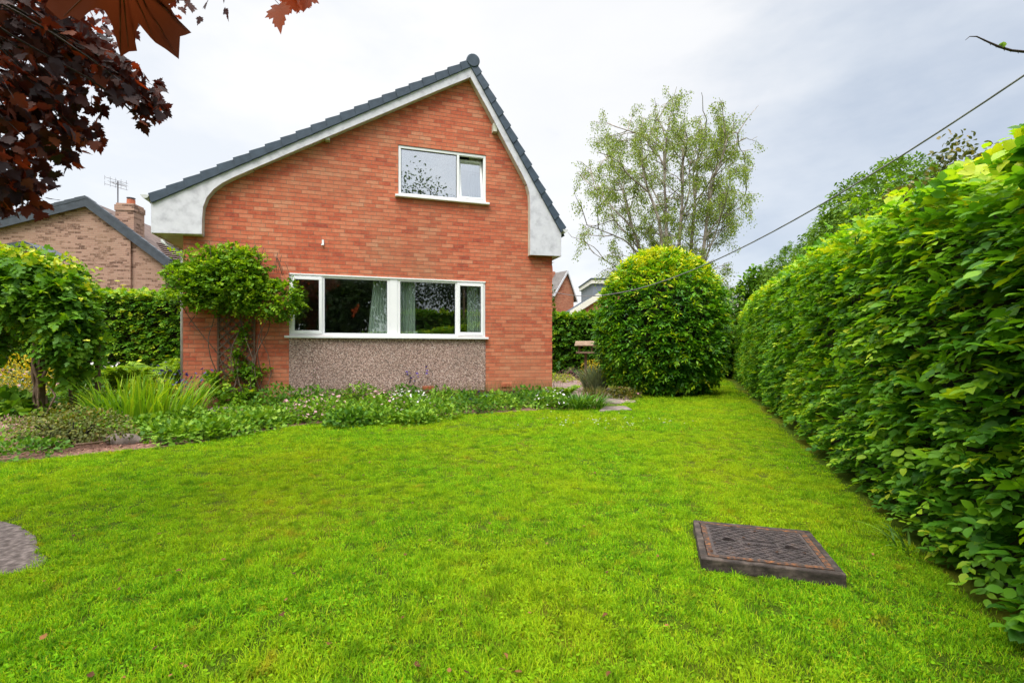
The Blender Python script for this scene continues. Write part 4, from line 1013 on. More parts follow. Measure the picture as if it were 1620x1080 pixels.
for s_ in stems:
    g.tube(s_,[.10*(1-.85*i/14)+.012 for i in range(15)],7)
tw=[]
def spray(p,d,L,lev,r0):
    end=p+d*L
    q=end+bt_; sx_,sy_=CX+q.x/q.y*F,HY-(q.z-EYE)/q.y*F
    sx_+=rng.normal(0,16); sy_+=rng.normal(0,16)
    if lev and (sx_<906 or sx_>1208 or sy_<138+.0016*(sx_-1050)**2): return
    pts=limb(p,end,6,.02 if lev else .05,.22); g.tube(pts,[r0*(1-.75*i/6)+.0025 for i in range(7)],4 if lev else 5)
    if lev>=2 or L<.35:
        tw.append(pts); return
    for k in range(5 if lev==0 else 4):
        q=pts[random.randint(2,6)]; dd=(d+Vector(rng.normal(0,.62,3))+Vector((0,0,.05 if lev==0 else -.22))).normalized()
        spray(q,dd,L*random.uniform(.38,.6),lev+1,r0*.5)
for px,py in tops:
    tgt=at(px,py+(18 if py<330 else 0),17+rng.uniform(-1.6,1.6))-bt_
    st=min(stems,key=lambda s:min((q-tgt).length for q in s)); q=[p for p in st if p.z<tgt.z*.86+.1]; q=max(q,key=lambda p:-abs((p-tgt).length-2.6)) if q else st[5]
    spray(q,(tgt-q).normalized(),(tgt-q).length*.9,0,.035)
for s_ in stems:
    for i in range(4,15):
        for k in range(2):
            d=Vector(rng.normal(size=3)); d.z=abs(d.z)*.6+.2; d.normalize(); spray(s_[i],d,random.uniform(.6,1.25),1,.018)
g.build('trunk',M['birchbark'],tree)
P=[]; T=[]
for pts in tw:
    for i in range(2,7):
        for k in range(17):
            dn=Vector((rng.normal(0,.07),rng.normal(0,.07),-abs(rng.normal(0,.16)))); P.append(pts[i]+dn); T.append((rng.normal(0,.5),rng.normal(0,.5),-1))
print('birch leaves',len(P))
n=len(P); leaves('crown',np.array([tuple(p) for p in P]),rng.normal(0,1,(n,3)),np.array(T),.058*rng.uniform(.6,1.25,n),DIAM,M['birch'],tree)

def crown_tree(name,loc,h,r,n,ls,mat,label,tmpl=OVAL,base=.3,group=None,clumps=14,rz=None,trunk=.1,spike=False,cat='tree',tight=1.0):
    root=empty(name,loc,0,label,cat,group); g=MB()
    zc=h*(1+base)/2; rz=rz or h*(1-base)/2
    cs=[]
    for k in range(clumps):
        d=rdir(1)[0]; q=rng.uniform(.35,.85); cs.append((d[0]*r*q,d[1]*r*q,zc+d[2]*rz*q))
    g.tube([(0,0,-.05),(.03,0,h*.3),(0,.03,h*.75)],[trunk,trunk*.75,trunk*.25],7)
    for c in cs:
        p0=(0,0,max(h*base*.6,min(c[2]-.3*r,h*.6))); g.tube(limb(p0,c,5,.02,.15),[trunk*.4,trunk*.33,trunk*.26,trunk*.2,trunk*.14,trunk*.08],5)
    g.build('trunk',M['bark'],root)
    per=n//clumps; Ps=[];Ns=[];dp=[]
    for c in cs:
        cr=r*rng.uniform(.34,.55)*tight; lp=Lump(4); d=rdir(per); dep=rng.random(per)**1.3*.6
        Ps.append(np.array(c)+d*(cr*(1+.22*lp(d)-dep))[:,None]*[1,1,rz/r if rz<r else min(rz/r,1.5)]); Ns.append(d); dp.append(dep)
    P=np.concatenate(Ps); N=np.concatenate(Ns); dp=np.concatenate(dp)
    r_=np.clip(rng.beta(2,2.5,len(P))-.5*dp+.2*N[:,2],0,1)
    leaves('crown',P,N*.5+[0,0,.8]+rng.normal(0,.5,P.shape),N+[0,0,-.4]+rng.normal(0,.6,P.shape),ls*rng.uniform(.6,1.2,len(P)),tmpl,mat,root,r_)
    return root
# beyond the beech hedge
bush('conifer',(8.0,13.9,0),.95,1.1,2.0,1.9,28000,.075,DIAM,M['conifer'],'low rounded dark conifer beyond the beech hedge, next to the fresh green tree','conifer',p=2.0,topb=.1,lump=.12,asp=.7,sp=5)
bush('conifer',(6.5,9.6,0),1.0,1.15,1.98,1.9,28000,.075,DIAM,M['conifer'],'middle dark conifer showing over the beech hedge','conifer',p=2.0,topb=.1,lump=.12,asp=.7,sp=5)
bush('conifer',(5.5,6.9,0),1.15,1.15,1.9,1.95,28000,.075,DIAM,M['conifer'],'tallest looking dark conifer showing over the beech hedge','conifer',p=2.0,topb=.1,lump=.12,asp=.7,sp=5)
crown_tree('fresh_tree',(7.6,15.2,0),3.9,.75,3600,.14,M['fresh'],'bright green small tree beyond the far end of the beech hedge',clumps=16,base=.35)
crown_tree('wispy_shrub',(4.05,4.55,0),3.12,.60,2600,.05,M['bronze'],'twiggy bronze green shrub poking above the beech hedge',clumps=34,base=.45,trunk=.03,cat='shrub',tight=.42)
crown_tree('wispy_shrub',(4.25,5.5,0),3.2,.50,1500,.055,M['climber'],'lighter green twiggy shrub poking above the hedge beside the conifers',clumps=26,base=.5,trunk=.03,cat='shrub',tight=.45)
crown_tree('wispy_shrub',(2.95,2.75,0),2.42,.42,1200,.055,M['climber'],'leafy shoots rising over the hedge under the overhead line at the right',clumps=20,base=.6,trunk=.025,cat='shrub',tight=.45)
g=None
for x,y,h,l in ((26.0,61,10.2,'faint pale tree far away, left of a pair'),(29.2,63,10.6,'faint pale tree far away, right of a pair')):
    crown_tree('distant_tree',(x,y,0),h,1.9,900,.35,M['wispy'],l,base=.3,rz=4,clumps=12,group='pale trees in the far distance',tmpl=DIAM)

rng=np.random.default_rng(5); random.seed(5)
# copper maple, trunk outside the frame on the left
mt=Vector((-3.6,.75,0))
mp=empty('copper_maple',mt,0,'dark copper leaved maple overhanging the top left of the picture','tree')
cl_=[(15,60,2.5,90,90,.5,300),(60,30,2.6,90,60,.5,220),(70,150,2.4,55,60,.35,110),(20,190,2.3,70,75,.35,170),(5,290,2.2,45,45,.25,60),(100,60,2.5,60,50,.4,110),(150,85,2.6,38,32,.25,60),(195,125,2.6,42,32,.25,95),(222,155,2.6,28,30,.2,50),(110,205,2.4,30,24,.2,26),(20,250,2.2,36,40,.25,50),(225,192,2.6,9,9,.1,3),(-80,100,2.5,90,200,.6,350),(0,-120,2.6,160,120,.9,420),(190,-130,2.4,150,75,.7,240),(-200,200,2.3,100,220,.6,300)]
P=[];T=[];S=[];Nn=[]; g=MB()
hub=at(-150,-60,2.0)-mt
g.tube([Vector((0,0,-.05)),Vector((.05,.02,.9)),Vector((.0,.1,1.8)),Vector((-.1,.2,3.2)),Vector((.05,.3,5.2))],[.15,.12,.105,.08,.03],9)
g.tube([Vector((.0,.1,1.7)),hub*.6+Vector((0,0,.9)),hub],[.06,.045,.035],7)
for px,py,Y,rx,ry,rd,n in cl_:
    c=at(px,py,Y)-mt; k=Y/F
    pts=limb(hub,c,7,.06,.12); g.tube(pts,[.006*(1-.75*i/7)+.0015 for i in range(8)],5)
    for i in range(max(3,n//22)):
        d=rdir(1)[0]*rng.uniform(.5,1); e=c+Vector((d[0]*rx*k,d[1]*rd,-d[2]*ry*k)); st=pts[random.randint(3,7)]
        g.tube(limb(st,e,4,.05,.15),[.004,.003,.0025,.002,.0015],4)
    n=int(n*1.55); d=rdir(n)*rng.random((n,1))**.42
    P.append(np.array(c)+d*[rx*k,rd,ry*k]); 
    T.append(rng.normal(0,.55,(n,3))+[.25,-.1,-.75]); Nn.append(rng.normal(0,.7,(n,3))+[.1,-.5,.55]); S.append(rng.uniform(.038,.075,n))
# upper crown outside the frame
n=1500; d=rdir(n)*rng.random((n,1))**.4; P.append(np.array([-.1,.1,4.3])+d*[2.2,1.6,1.5]); T.append(rng.normal(0,.6,(n,3))+[0,0,-.7]); Nn.append(rng.normal(0,.6,(n,3))+[0,0,.8]); S.append(rng.uniform(.08,.14,n))
# spray hanging into the top of the picture
spr=[(436,30,1.75,.10,20),(455,18,1.8,.08,-10),(470,12,1.9,.08,10),(484,8,1.85,.08,0),(498,-4,1.9,.08,-20),(508,-12,1.95,.07,10),(462,-8,1.8,.08,30),(480,-22,1.9,.09,0),(520,-30,2.0,.09,0),(450,-15,1.75,.09,0),(430,-30,1.8,.1,0)]
pts=limb(hub,at(500,-40,1.95)-mt,10,.08,.06); g.tube(pts,[.012*(1-.8*i/10)+.0015 for i in range(11)],5)
for px,py,Y,s_,rot in spr:
    b0=at(px+6,py-22,Y)-mt; g.tube([pts[8],b0],.0012,4)
    P.append(np.array([b0])); T.append(np.array([[-.25+math.sin(R(rot))*.8,-.1,-.9]])); Nn.append(np.array([[.3,-.9,.2]])+rng.normal(0,.25,(1,3))); S.append(np.array([s_]))
# the big near leaf: a broad lobed leaf half a metre from the camera
BO=[(62,-30),(80,-8),(72,10),(96,32),(112,26),(126,33),(140,20),(152,13),(164,16),(172,28),(178,42),(184,64),(191,90),(204,82),(217,81),(214,66),(216,50),(219,37),(228,48),(238,60),(246,68),(262,78),(283,94),(284,76),(285,58),(293,56),(303,52),(286,36),(274,20),(267,7),(280,1),(296,2),(286,-16),(268,-36),(284,-60),(302,-84),(262,-84),(232,-92),(214,-104),(190,-98),(160,-100),(128,-110),(96,-96),(60,-108),(66,-74),(44,-50)]
def bl_pt(px,py):
    d=math.hypot(px-185,py+30)/190
    return at(px,py,.52-.035*d*d+.00035*(py+30)+.012*math.sin(px*.03))-mt
cpt=(190,-60); vs_=[tuple(bl_pt(*cpt))]; nb_=len(BO); rings=(.35,.7,1.0)
for f in rings: vs_+=[tuple(bl_pt(cpt[0]+(x-cpt[0])*f,cpt[1]+(y-cpt[1])*f)) for x,y in BO]
fs_=[(0,1+i,1+(i+1)%nb_) for i in range(nb_)]
for r0 in range(2): fs_+=[(1+r0*nb_+i,1+(r0+1)*nb_+i,1+(r0+1)*nb_+(i+1)%nb_,1+r0*nb_+(i+1)%nb_) for i in range(nb_)]
g2=MB(); g2.add(vs_,fs_); bigl=g2.build('near_leaf',M['copper_near'],mp,smooth=True)
g2=MB()
for tx,ty in ((283,92),(204,80),(98,30),(300,-82),(62,-106),(246,66),(191,88),(298,52)):
    ps=[bl_pt(190+(tx-190)*f,-60+(ty+60)*f)+Vector((0,-.0004,0)) for f in (0,.25,.5,.75,.97)]
    g2.tube(ps,[.0011,.0009,.0007,.0005,.0003],5)
g2.build('vein',M['vein'],bigl)
g2=MB(); g2.tube([hub,at(120,-170,.75)-mt,bl_pt(190,-100)+Vector((0,0,.012)),bl_pt(190,-60)],[.005,.0025,.0013,.0012],5); g2.build('leaf_stalk',M['vein'],bigl)
P=np.concatenate(P);T=np.concatenate(T);Nn=np.concatenate(Nn);S=np.concatenate(S)
rn=rng.random(len(P)); rn[-11:]=rng.uniform(.95,1,11)
leaves('crown',P,Nn,T,S,MAPLE,M['copper'],mp,rn)
g.build('trunk',M['twig'],mp)

# thorny cane at the upper right
cb=Vector((3.3,2.5,1.4))
cn=empty('briar_cane',cb,0,'dark thorny cane with one small green shoot, arching in at the upper right','cane')
P0=[Vector((0,0,-1.4)),Vector((.05,0,.3)),at(1720,105,2.5)-cb,at(1660,84,2.5)-cb,at(1620,82,2.5)-cb,at(1600,80,2.5)-cb,at(1580,74,2.5)-cb,at(1562,66,2.5)-cb,at(1545,58,2.5)-cb,at(1534,58,2.5)-cb,at(1527,64,2.5)-cb]
g=MB(); g.tube(P0,[.009,.0085,.008,.007,.0065,.006,.0055,.004,.003,.002,.001],7)
for px,py in ((1610,81),(1598,79),(1588,77),(1575,72),(1566,68),(1556,62)):
    q=at(px,py,2.5)-cb; g.tube([q,q+Vector((.004,0,-.014))],[.004,.0005],4)
g.build('stem',M['twig'],cn,smooth=True)
q=at(1584,77,2.5)-cb; n=7
leaves('shoot',np.tile(np.array(q),(n,1)),rng.normal(0,.6,(n,3))+[0,-1,.2],rng.normal(0,.22,(n,3))+[.12,0,1],rng.uniform(.022,.036,n),OVAL,M['fresh'],cn,None,1.6)

# strap-leaved tuft at the hedge foot
blades('strap_leaved_clump',gnd(1440,872),None,30,.13,.16,.005,M['conifer'],'dark strap leaved tuft at the foot of the beech hedge',rbase=.10,arch=.7)

# ------------------------------------------------------------------ washing line
A=hw(HW+.02,.35,2.36); B=Vector((3.18,3.0,2.71)); dv=B-A
pts=[]
for i in range(41):
    t=i/40*1.22; p=A+dv*t; p.z-=2.4*.25*4*t*(1-t)*.25*4/4 if False else .60*4*t*(1-t); pts.append(p)
g=MB(); g.tube([p-A for p in pts],.007,8); o=g.build('overhead_line',M['cable'],smooth=True); o.location=A; tag(o,'grey overhead line running from the brick corner past the round bush to the upper right','line')
e=pts[-1]; pole=empty('line_post',(e.x,e.y,0),0,'wooden post holding the overhead line behind the beech hedge, outside the view','post')
g=MB(); g.tube([(0,0,-.1),(0,0,e.z+.06)],[.05,.042],10); g.build('pole',M['wood'],pole)
g=MB(); g.tube([(0,0,e.z),(-.05,.06,e.z)],.01,6); g.build('hook',M['metal'],pole)

# ------------------------------------------------------------------ neighbouring houses
def gable_house(name,peak,eL_,eR_,Y,depth,rz,bm_,trim,roofm,label,barge=.22,over=.15):
    """gable wall facing the viewer through photo pixels, at distance Y; returns root and metre coords of peak/eaves"""
    pk=at(*peak,Y); l=at(*eL_,Y); r=at(*eR_,Y)
    root=empty(name,(pk.x,Y,0),rz,label,'house')
    c=math.cos(rz)
    X=lambda p:(p.x-pk.x)/c
    xl,xr=X(l),X(r); zp,zl_,zr=pk.z,l.z,r.z
    g=MB(); wl,wr=xl+.25,xr-.25
    zA=lambda x: zp+(zl_-zp)*(x/xl) if x<0 else zp+(zr-zp)*(x/xr)
    g.add([(wl,0,-.1),(wr,0,-.1),(wr,0,zA(wr)-.1),(0,0,zp-.1),(wl,0,zA(wl)-.1)],[(0,1,2,3,4)])
    g.add([(wl,0,-.1),(wl,depth,-.1),(wl,depth,zA(wl)-.1),(wl,0,zA(wl)-.1)],[(0,1,2,3)]); g.add([(wr,0,-.1),(wr,depth,-.1),(wr,depth,zA(wr)-.1),(wr,0,zA(wr)-.1)],[(0,1,2,3)])
    g.add([(wl,depth,-.1),(wr,depth,-.1),(wr,depth,zA(wr)-.1),(0,depth,zp-.1),(wl,depth,zA(wl)-.1)],[(0,1,2,3,4)])
    g.build('wall',bm_,root,uv=True)
    g=MB(); t=.12
    g.add([(xl,-over,zl_),(0,-over,zp),(0,depth+over,zp),(xl,depth+over,zl_),(xl,-over,zl_-t),(0,-over,zp-t),(0,depth+over,zp-t),(xl,depth+over,zl_-t)],[(0,1,2,3),(7,6,5,4),(0,4,5,1),(2,6,7,3),(3,7,4,0)])
    g.add([(xr,-over,zr),(0,-over,zp),(0,depth+over,zp),(xr,depth+over,zr),(xr,-over,zr-t),(0,-over,zp-t),(0,depth+over,zp-t),(xr,depth+over,zr-t)],[(0,1,2,3),(7,6,5,4),(0,4,5,1),(2,6,7,3),(3,7,4,0)])
    rf=g.build('roof',roofm,root)
    g=MB(); bw=barge
    for xe,ze in ((xl,zl_),(xr,zr)):
        g.add([(0,-over-.03,zp+.02),(xe,-over-.03,ze+.02),(xe,-over-.03,ze-bw),(0,-over-.03,zp-bw),(0,-over+.0,zp+.02),(xe,-over,ze+.02),(xe,-over,ze-bw),(0,-over,zp-bw)],[(0,1,2,3),(4,7,6,5),(0,4,5,1),(3,2,6,7),(1,5,6,2)])
    g.build('barge_board',trim,root)
    return root,rf,(xl,xr,zp,zl_,zr,zA)
nb,nrf,(xl,xr,zp,zl_,zr,zA)=gable_house('neighbour_house',(140,317),(-60,380),(262,414),18.5,9,.12,M['brick2'],M['slate2'],M['tile2'],'buff brick neighbouring house with dark grey trim and a chimney, behind the left hedge',barge=.28)
k=18.5/F
def nx_(px): return (px-140)*k/math.cos(.12)
def nz_(py): return EYE+(555-py)*k
g=MB()   # verge caps in dark grey above the boards
for xe,ze,n_ in ((xl,zl_,14),(xr,zr,11)):
    for q in range(n_):
        f0,f1=q/n_,(q+1.04)/n_; x0,x1=xe*f0,xe*f1; z0,z1=zp+(ze-zp)*f0,zp+(ze-zp)*f1
        y=-.19-.002*(q%2)
        g.add([(x0,y,z0+.13),(x1,y,z1+.15),(x1,y,z1+.0),(x0,y,z0+.02),(x0,0,z0+.13),(x1,0,z1+.15),(x1,0,z1),(x0,0,z0+.02)],[(0,1,2,3),(7,6,5,4),(0,4,5,1),(3,2,6,7),(1,5,6,2),(0,3,7,4)])
g.build('verge_tiles',M['slate2'],nrf)
# boxed foot of the right barge board and gutter
g=MB(); g.prism_xz([(nx_(246),nz_(403)),(nx_(262),nz_(412)),(nx_(287),nz_(414)),(nx_(287),nz_(420)),(nx_(252),nz_(417))],-.17,-.02); g.build('eave_box',M['slate2'],nb)
# cross wing roof seen beyond the right verge
g=MB(); n_=8
Ptl,Ptr,Pbr,Pbl=(nx_(196),1.6,nz_(365)),(nx_(264),1.6,nz_(378)),(nx_(294),.1,nz_(411)),(nx_(225),.1,nz_(405))
A_,B_,C_,D_=[Vector(p) for p in (Ptl,Ptr,Pbr,Pbl)]
for q in range(n_):
    f0,f1=q/n_,(q+1)/n_; a0,b0,a1,b1=A_.lerp(D_,f0),B_.lerp(C_,f0),A_.lerp(D_,f1),B_.lerp(C_,f1); u_=Vector((0,-.03,.05))
    g.add([a0,b0,b1+u_,a1+u_,a1,b1],[(0,1,2,3),(3,2,5,4)])
g.add([A_,B_,B_+Vector((0,2.5,-1.6)),A_+Vector((0,2.5,-1.6))],[(0,1,2,3)])
g.build('wing_roof',M['tile2'],nb)
g=MB(); g.box(nx_(230),nx_(291),.45,4,0,nz_(412)); g.build('wing_wall',M['brick2'],nb,uv=True)
g=MB(); g.box(nx_(177),nx_(203),-.09,-.001,0,nz_(362)); g.build('chimney_breast',M['brick2'],nb,uv=True)
g=MB(); g.box(nx_(176),nx_(203),.1,.75,nz_(380),nz_(330)); g.box(nx_(175),nx_(204),.075,.775,nz_(330)+.001,nz_(321)); g.box(nx_(176.5),nx_(202.5),.11,.74,nz_(321)+.001,nz_(318)); ch=g.build('chimney',M['brick2'],nrf,uv=True)
cx_=nx_(191)
g=MB(); g.tube([(cx_,.42,nz_(319)),(cx_,.42,nz_(312)),(cx_,.42,nz_(309))],[.15,.14,.14],14); g.build('chimney_pot',M['pot'],ch)
g=MB(); g.tube([(cx_,.42,nz_(309)+.001),(cx_,.42,nz_(308))],[.12,.12],12); g.tube([(cx_,.42,nz_(307)),(cx_,.42,nz_(306))],[.15,.15],12)
for a_ in range(4): g.tube([(cx_+.1*math.cos(a_*1.57),.42+.1*math.sin(a_*1.57),nz_(309)),(cx_+.1*math.cos(a_*1.57),.42+.1*math.sin(a_*1.57),nz_(306))],.012,5)
g.build('cowl',M['metal'],ch)
g=MB(); mx=nx_(174.5); g.tube([(mx,.3,nz_(345)),(mx,.3,nz_(281))],.022,6)
g.tube([(mx-.22,.2,nz_(284)),(mx+.25,.4,nz_(288))],.012,5)
for q in range(6):
    x=mx-.2+q*.085; zz=nz_(284)-.1*(q/6)*.5
    g.tube([(x,.05,zz),(x,.55,zz)],.006,4)
for dz in (-.13,.13):
    g.tube([(mx-.24,-.05,nz_(285)+dz),(mx+.24,.5,nz_(287)+dz)],.008,4)
    for q in range(5): g.tube([(mx-.24+.11*q,-.05+.13*q,nz_(285)+dz*1.5),(mx-.24+.11*q,-.05+.13*q,nz_(285)+dz*.2)],.006,4)
g.build('aerial',M['metal'],nb)
gr,grf,_=gable_house('porch',(46,384),(-30,398),(76,401),15,.7,.1,M['brick2'],M['slate2'],M['slate2'],'low dark roofed porch peeping over the leafy climber',barge=.14)
gr['category']='porch'
# right of the brick house, far away
fh,frf,(fxl,fxr,fzp,_1,_2,fzA)=gable_house('far_house',(896,428),(872,470),(913,474),36,7,.62,M['brick3'],M['board'],M['greytile'],'distant red brick house with grey roof and aerial, right of the brick corner',barge=.2)
k=36/F
g=MB(); zc_=EYE+(555-420)*k; g.box(-.55,-.05,1.2,1.7,fzp-1,zc_-.3); c2=g.build('chimney',M['brick3'],frf,uv=True)
g=MB(); g.tube([(-.3,1.45,zc_-.29),(-.3,1.45,zc_+.15)],[.17,.14],12); g.build('chimney_pot',M['pot'],c2)
g=MB(); g.tube([(-1.0,1.3,fzp-1),(-1.0,1.3,zc_+.35)],.03,5); g.tube([(-1.5,1.3,zc_+.28),(-.2,1.3,zc_+.38)],.022,5)
for q in range(7): g.tube([(-1.5+q*.2,1.05,zc_+.28+.016*q),(-1.5+q*.2,1.55,zc_+.28+.016*q)],.014,4)
g.build('aerial',M['metal'],fh)
g=MB(); q0=fxl; g.add([(fxl-3.5,.2,EYE+(555-474)*k),(fxl+.3,.2,EYE+(555-470)*k),(0,2.5,fzp-.02),(-3.5,2.5,fzp-.02)],[(0,1,2,3)]); g.build('wing_roof',M['greytile'],fh)
ga,garf,_=gable_house('far_bungalow',(985,440),(900,493),(1075,490),27,6,.05,M['brick3'],M['render'],M['slate'],'low brick bungalow with a grey box dormer behind the back hedge',barge=.34)
k=27/F; 
g=MB(); x0=(941-985)*k; g.box(x0,1.6,.5,4,EYE+(555-478)*k,EYE+(555-447)*k); dm=g.build('dormer',M['greyclad'],garf)
g=MB(); g.box(x0-.12,1.75,.38,4.1,EYE+(555-447)*k+.001,EYE+(555-440.5)*k); g.build('dormer_fascia',M['render'],dm)
g=MB(); g.box(x0-.16,1.8,.34,4.15,EYE+(555-440.5)*k+.001,EYE+(555-438.5)*k); g.build('dormer_roof',M['slate'],dm)
wh,wrf,_=gable_house('white_house',(1178,465),(1140,484),(1216,486),45,8,.05,M['render'],M['slate2'],M['slate2'],'distant cream rendered house at the end of the lawn',barge=.08)
k=45/F; g=MB(); g.box((1160-1178)*k,(1176-1178)*k,-.05,-.001,EYE+(555-488.5)*k-.6,EYE+(555-486)*k); f_=g.build('window',M['upvc'],wh); g=MB(); g.box((1161-1178)*k,(1175-1178)*k,-.07,-.051,EYE+(555-488.5)*k-.5,EYE+(555-486.7)*k); g.build('pane',M['glass'],f_)

# ------------------------------------------------------------------ what the windows mirror, behind the camera
crown_tree('garden_tree',(4.2,-6.0,0),10.0,2.8,8000,.17,M['oldleaf'],'tall tree behind the camera, mirrored in the upstairs window',DIAM,clumps=22,base=.3,rz=4.2,trunk=.2)
crown_tree('garden_tree',(7.6,-5.5,0),7.2,2.8,5000,.17,M['oldleaf'],'twiggy tree behind the camera, mirrored in the right of the lower window',DIAM,clumps=18,base=.35,trunk=.16)
crown_tree('garden_tree',(.4,-7.5,0),8.5,3.3,16000,.28,M['oldleaf'],'dense dark tree behind the camera, mirrored in the left of the lower window',DIAM,clumps=22,base=.12,trunk=.2)
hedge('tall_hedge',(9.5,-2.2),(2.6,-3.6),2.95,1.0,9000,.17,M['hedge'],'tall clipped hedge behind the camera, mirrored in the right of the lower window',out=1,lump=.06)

# ------------------------------------------------------------------ grass
def tuft(name,n,rad,h,w,clover=0):
    seg=2; a=rng.random(n)*6.283; rb=np.sqrt(rng.random(n))*rad; base=np.stack([np.cos(a)*rb,np.sin(a)*rb,0*a],1)
    az=rng.random(n)*6.283; H=h*rng.uniform(.45,1.15,n); ln=H*rng.uniform(.25,1.1,n)
    D=np.stack([np.cos(az),np.sin(az),0*az],1); S_=np.stack([-np.sin(az),np.cos(az),0*az],1)
    V=[base-S_*w,base+S_*w,base+D*(ln*.35)[:,None]+np.stack([0*H,0*H,H*.65],1)-S_*w*.8,base+D*(ln*.35)[:,None]+np.stack([0*H,0*H,H*.65],1)+S_*w*.8,base+D*ln[:,None]+np.stack([0*H,0*H,H*.95],1)]
    V=np.stack(V,1).reshape(-1,3); o_=(np.arange(n)*5)[:,None]
    Fq=o_+np.array([[0,1,3,2]]); Ft=o_+np.array([[2,3,4]]); rd=np.repeat(rng.random(n),5); Fc=[Fq,Ft]
    if clover:
        m_=clover; tv,tf=ROUND; k_=len(tv); a=rng.random(m_)*6.283; rb=np.sqrt(rng.random(m_))*rad
        P=np.stack([np.cos(a)*rb,np.sin(a)*rb,rng.uniform(.4,1,m_)*h*.7],1); T=unit(rng.normal(0,1,(m_,3))*[1,1,.25]); N=unit(rng.normal(0,.35,(m_,3))+[0,0,1]); N=unit(N-(N*T).sum(1,keepdims=True)*T); B=np.cross(T,N)
        s_=rng.uniform(.008,.015,m_)[:,None,None]; V2=P[:,None]+s_*(tv[None,:,0:1]*B[:,None]+tv[None,:,1:2]*T[:,None]+tv[None,:,2:3]*N[:,None])
        F2=(np.arange(m_)*k_)[:,None,None]+np.array(tf)[None]+len(V); V=np.concatenate([V,V2.reshape(-1,3)]); Ft=np.concatenate([Ft,F2.reshape(-1,3)]); Fc=[Fq,Ft]; rd=np.concatenate([rd,np.repeat(rng.random(m_)*.6,k_)])
    me=fast_mesh(name,V,Fc,rd); me.materials.append(M['grass']); return bpy.data.objects.new(name,me)
src=bpy.data.collections.new('grass_sources')
for i,(n,rad,h,w,c) in enumerate(((60,.055,.026,.0015,0),(50,.055,.034,.0014,0),(40,.06,.018,.0016,26),(60,.05,.022,.0015,8))): src.objects.link(tuft('grass_tuft_source',n,rad,h,w,c))
def scatter(dens,y0,y1,sc):
    x0,x1=-7.5,9; n=int(dens*(x1-x0)*(y1-y0)); X=rng.uniform(x0,x1,n); Y=rng.uniform(y0,y1,n)
    k=inside(lawn_poly,X,Y)&(np.abs(X)<1.12*Y+.5)&(X<hedge_x(Y)+.12)
    k&=~inside([(p[0],p[1]) for p in pv],X,Y)
    mx_,my_=mloc(X,Y); k&=~((np.abs(mx_)<a_cov)&(np.abs(my_)<b_cov))
    k&=((X-3.5)**2+(Y-11.25)**2)>.95**2
    for p in steps: k&=~inside(p,X,Y)
    X,Y=X[k],Y[k]; lp=Lump(1.3); s_=sc*rng.uniform(.7,1.25,len(X))*(1+.22*lp(np.stack([X,Y,0*X],1)))
    return X,Y,s_
a_cov,b_cov=.30,.278
bands=[scatter(1050,1.25,2.4,.95),scatter(760,2.4,3.8,1.02),scatter(420,3.8,6,1.2),scatter(170,6,10,1.6),scatter(60,10,21,2.3)]
X=np.concatenate([b[0] for b in bands]); Y=np.concatenate([b[1] for b in bands]); S=np.concatenate([b[2] for b in bands]); n=len(X); print('tufts',n)
me=bpy.data.meshes.new('grass'); me.vertices.add(n); me.vertices.foreach_set('co',np.stack([X,Y,np.full(n,.004)],1).astype(np.float32).ravel())
at_=me.attributes.new('scl','FLOAT','POINT'); at_.data.foreach_set('value',(S*.80).astype(np.float32))
at_=me.attributes.new('rot','FLOAT_VECTOR','POINT'); at_.data.foreach_set('vector',np.stack([rng.normal(0,.12,n),rng.normal(0,.12,n),rng.random(n)*6.283],1).astype(np.float32).ravel())
lw=Lump(1.1)(np.stack([X,Y,0*X],1)); idx=np.where(rng.random(n)<.30+.25*np.clip(lw,-1,1),2,rng.choice([0,1,3],n))
at_=me.attributes.new('pick','INT','POINT'); at_.data.foreach_set('value',idx.astype(np.int32))
go=link('grass',me,M['grass']); tag(go,'short mossy grass covering the lawn','grass',kind='stuff')
ng=bpy.data.node_groups.new('grass_scatter','GeometryNodeTree')
ng.interface.new_socket('Geometry',in_out='INPUT',socket_type='NodeSocketGeometry'); ng.interface.new_socket('Geometry',in_out='OUTPUT',socket_type='NodeSocketGeometry')
N_=ng.nodes; gi=N_.new('NodeGroupInput'); go_=N_.new('NodeGroupOutput'); m2p=N_.new('GeometryNodeMeshToPoints'); iop=N_.new('GeometryNodeInstanceOnPoints'); ci=N_.new('GeometryNodeCollectionInfo')
ci.inputs['Collection'].default_value=src; ci.inputs['Separate Children'].default_value=True; ci.inputs['Reset Children'].default_value=True
def na(name,t):
    q=N_.new('GeometryNodeInputNamedAttribute'); q.data_type=t; q.inputs['Name'].default_value=name; return [o for o in q.outputs if o.enabled and o.name=='Attribute'][0]
L_=ng.links; L_.new(gi.outputs[0],m2p.inputs['Mesh']); L_.new(m2p.outputs[0],iop.inputs['Points']); L_.new(ci.outputs[0],iop.inputs['Instance'])
iop.inputs['Pick Instance'].default_value=True; L_.new(na('pick','INT'),iop.inputs['Instance Index']); L_.new(na('rot','FLOAT_VECTOR'),iop.inputs['Rotation']); L_.new(na('scl','FLOAT'),iop.inputs['Scale'])
L_.new(iop.outputs[0],go_.inputs[0])
md=go.modifiers.new('scatter','NODES'); md.node_group=ng
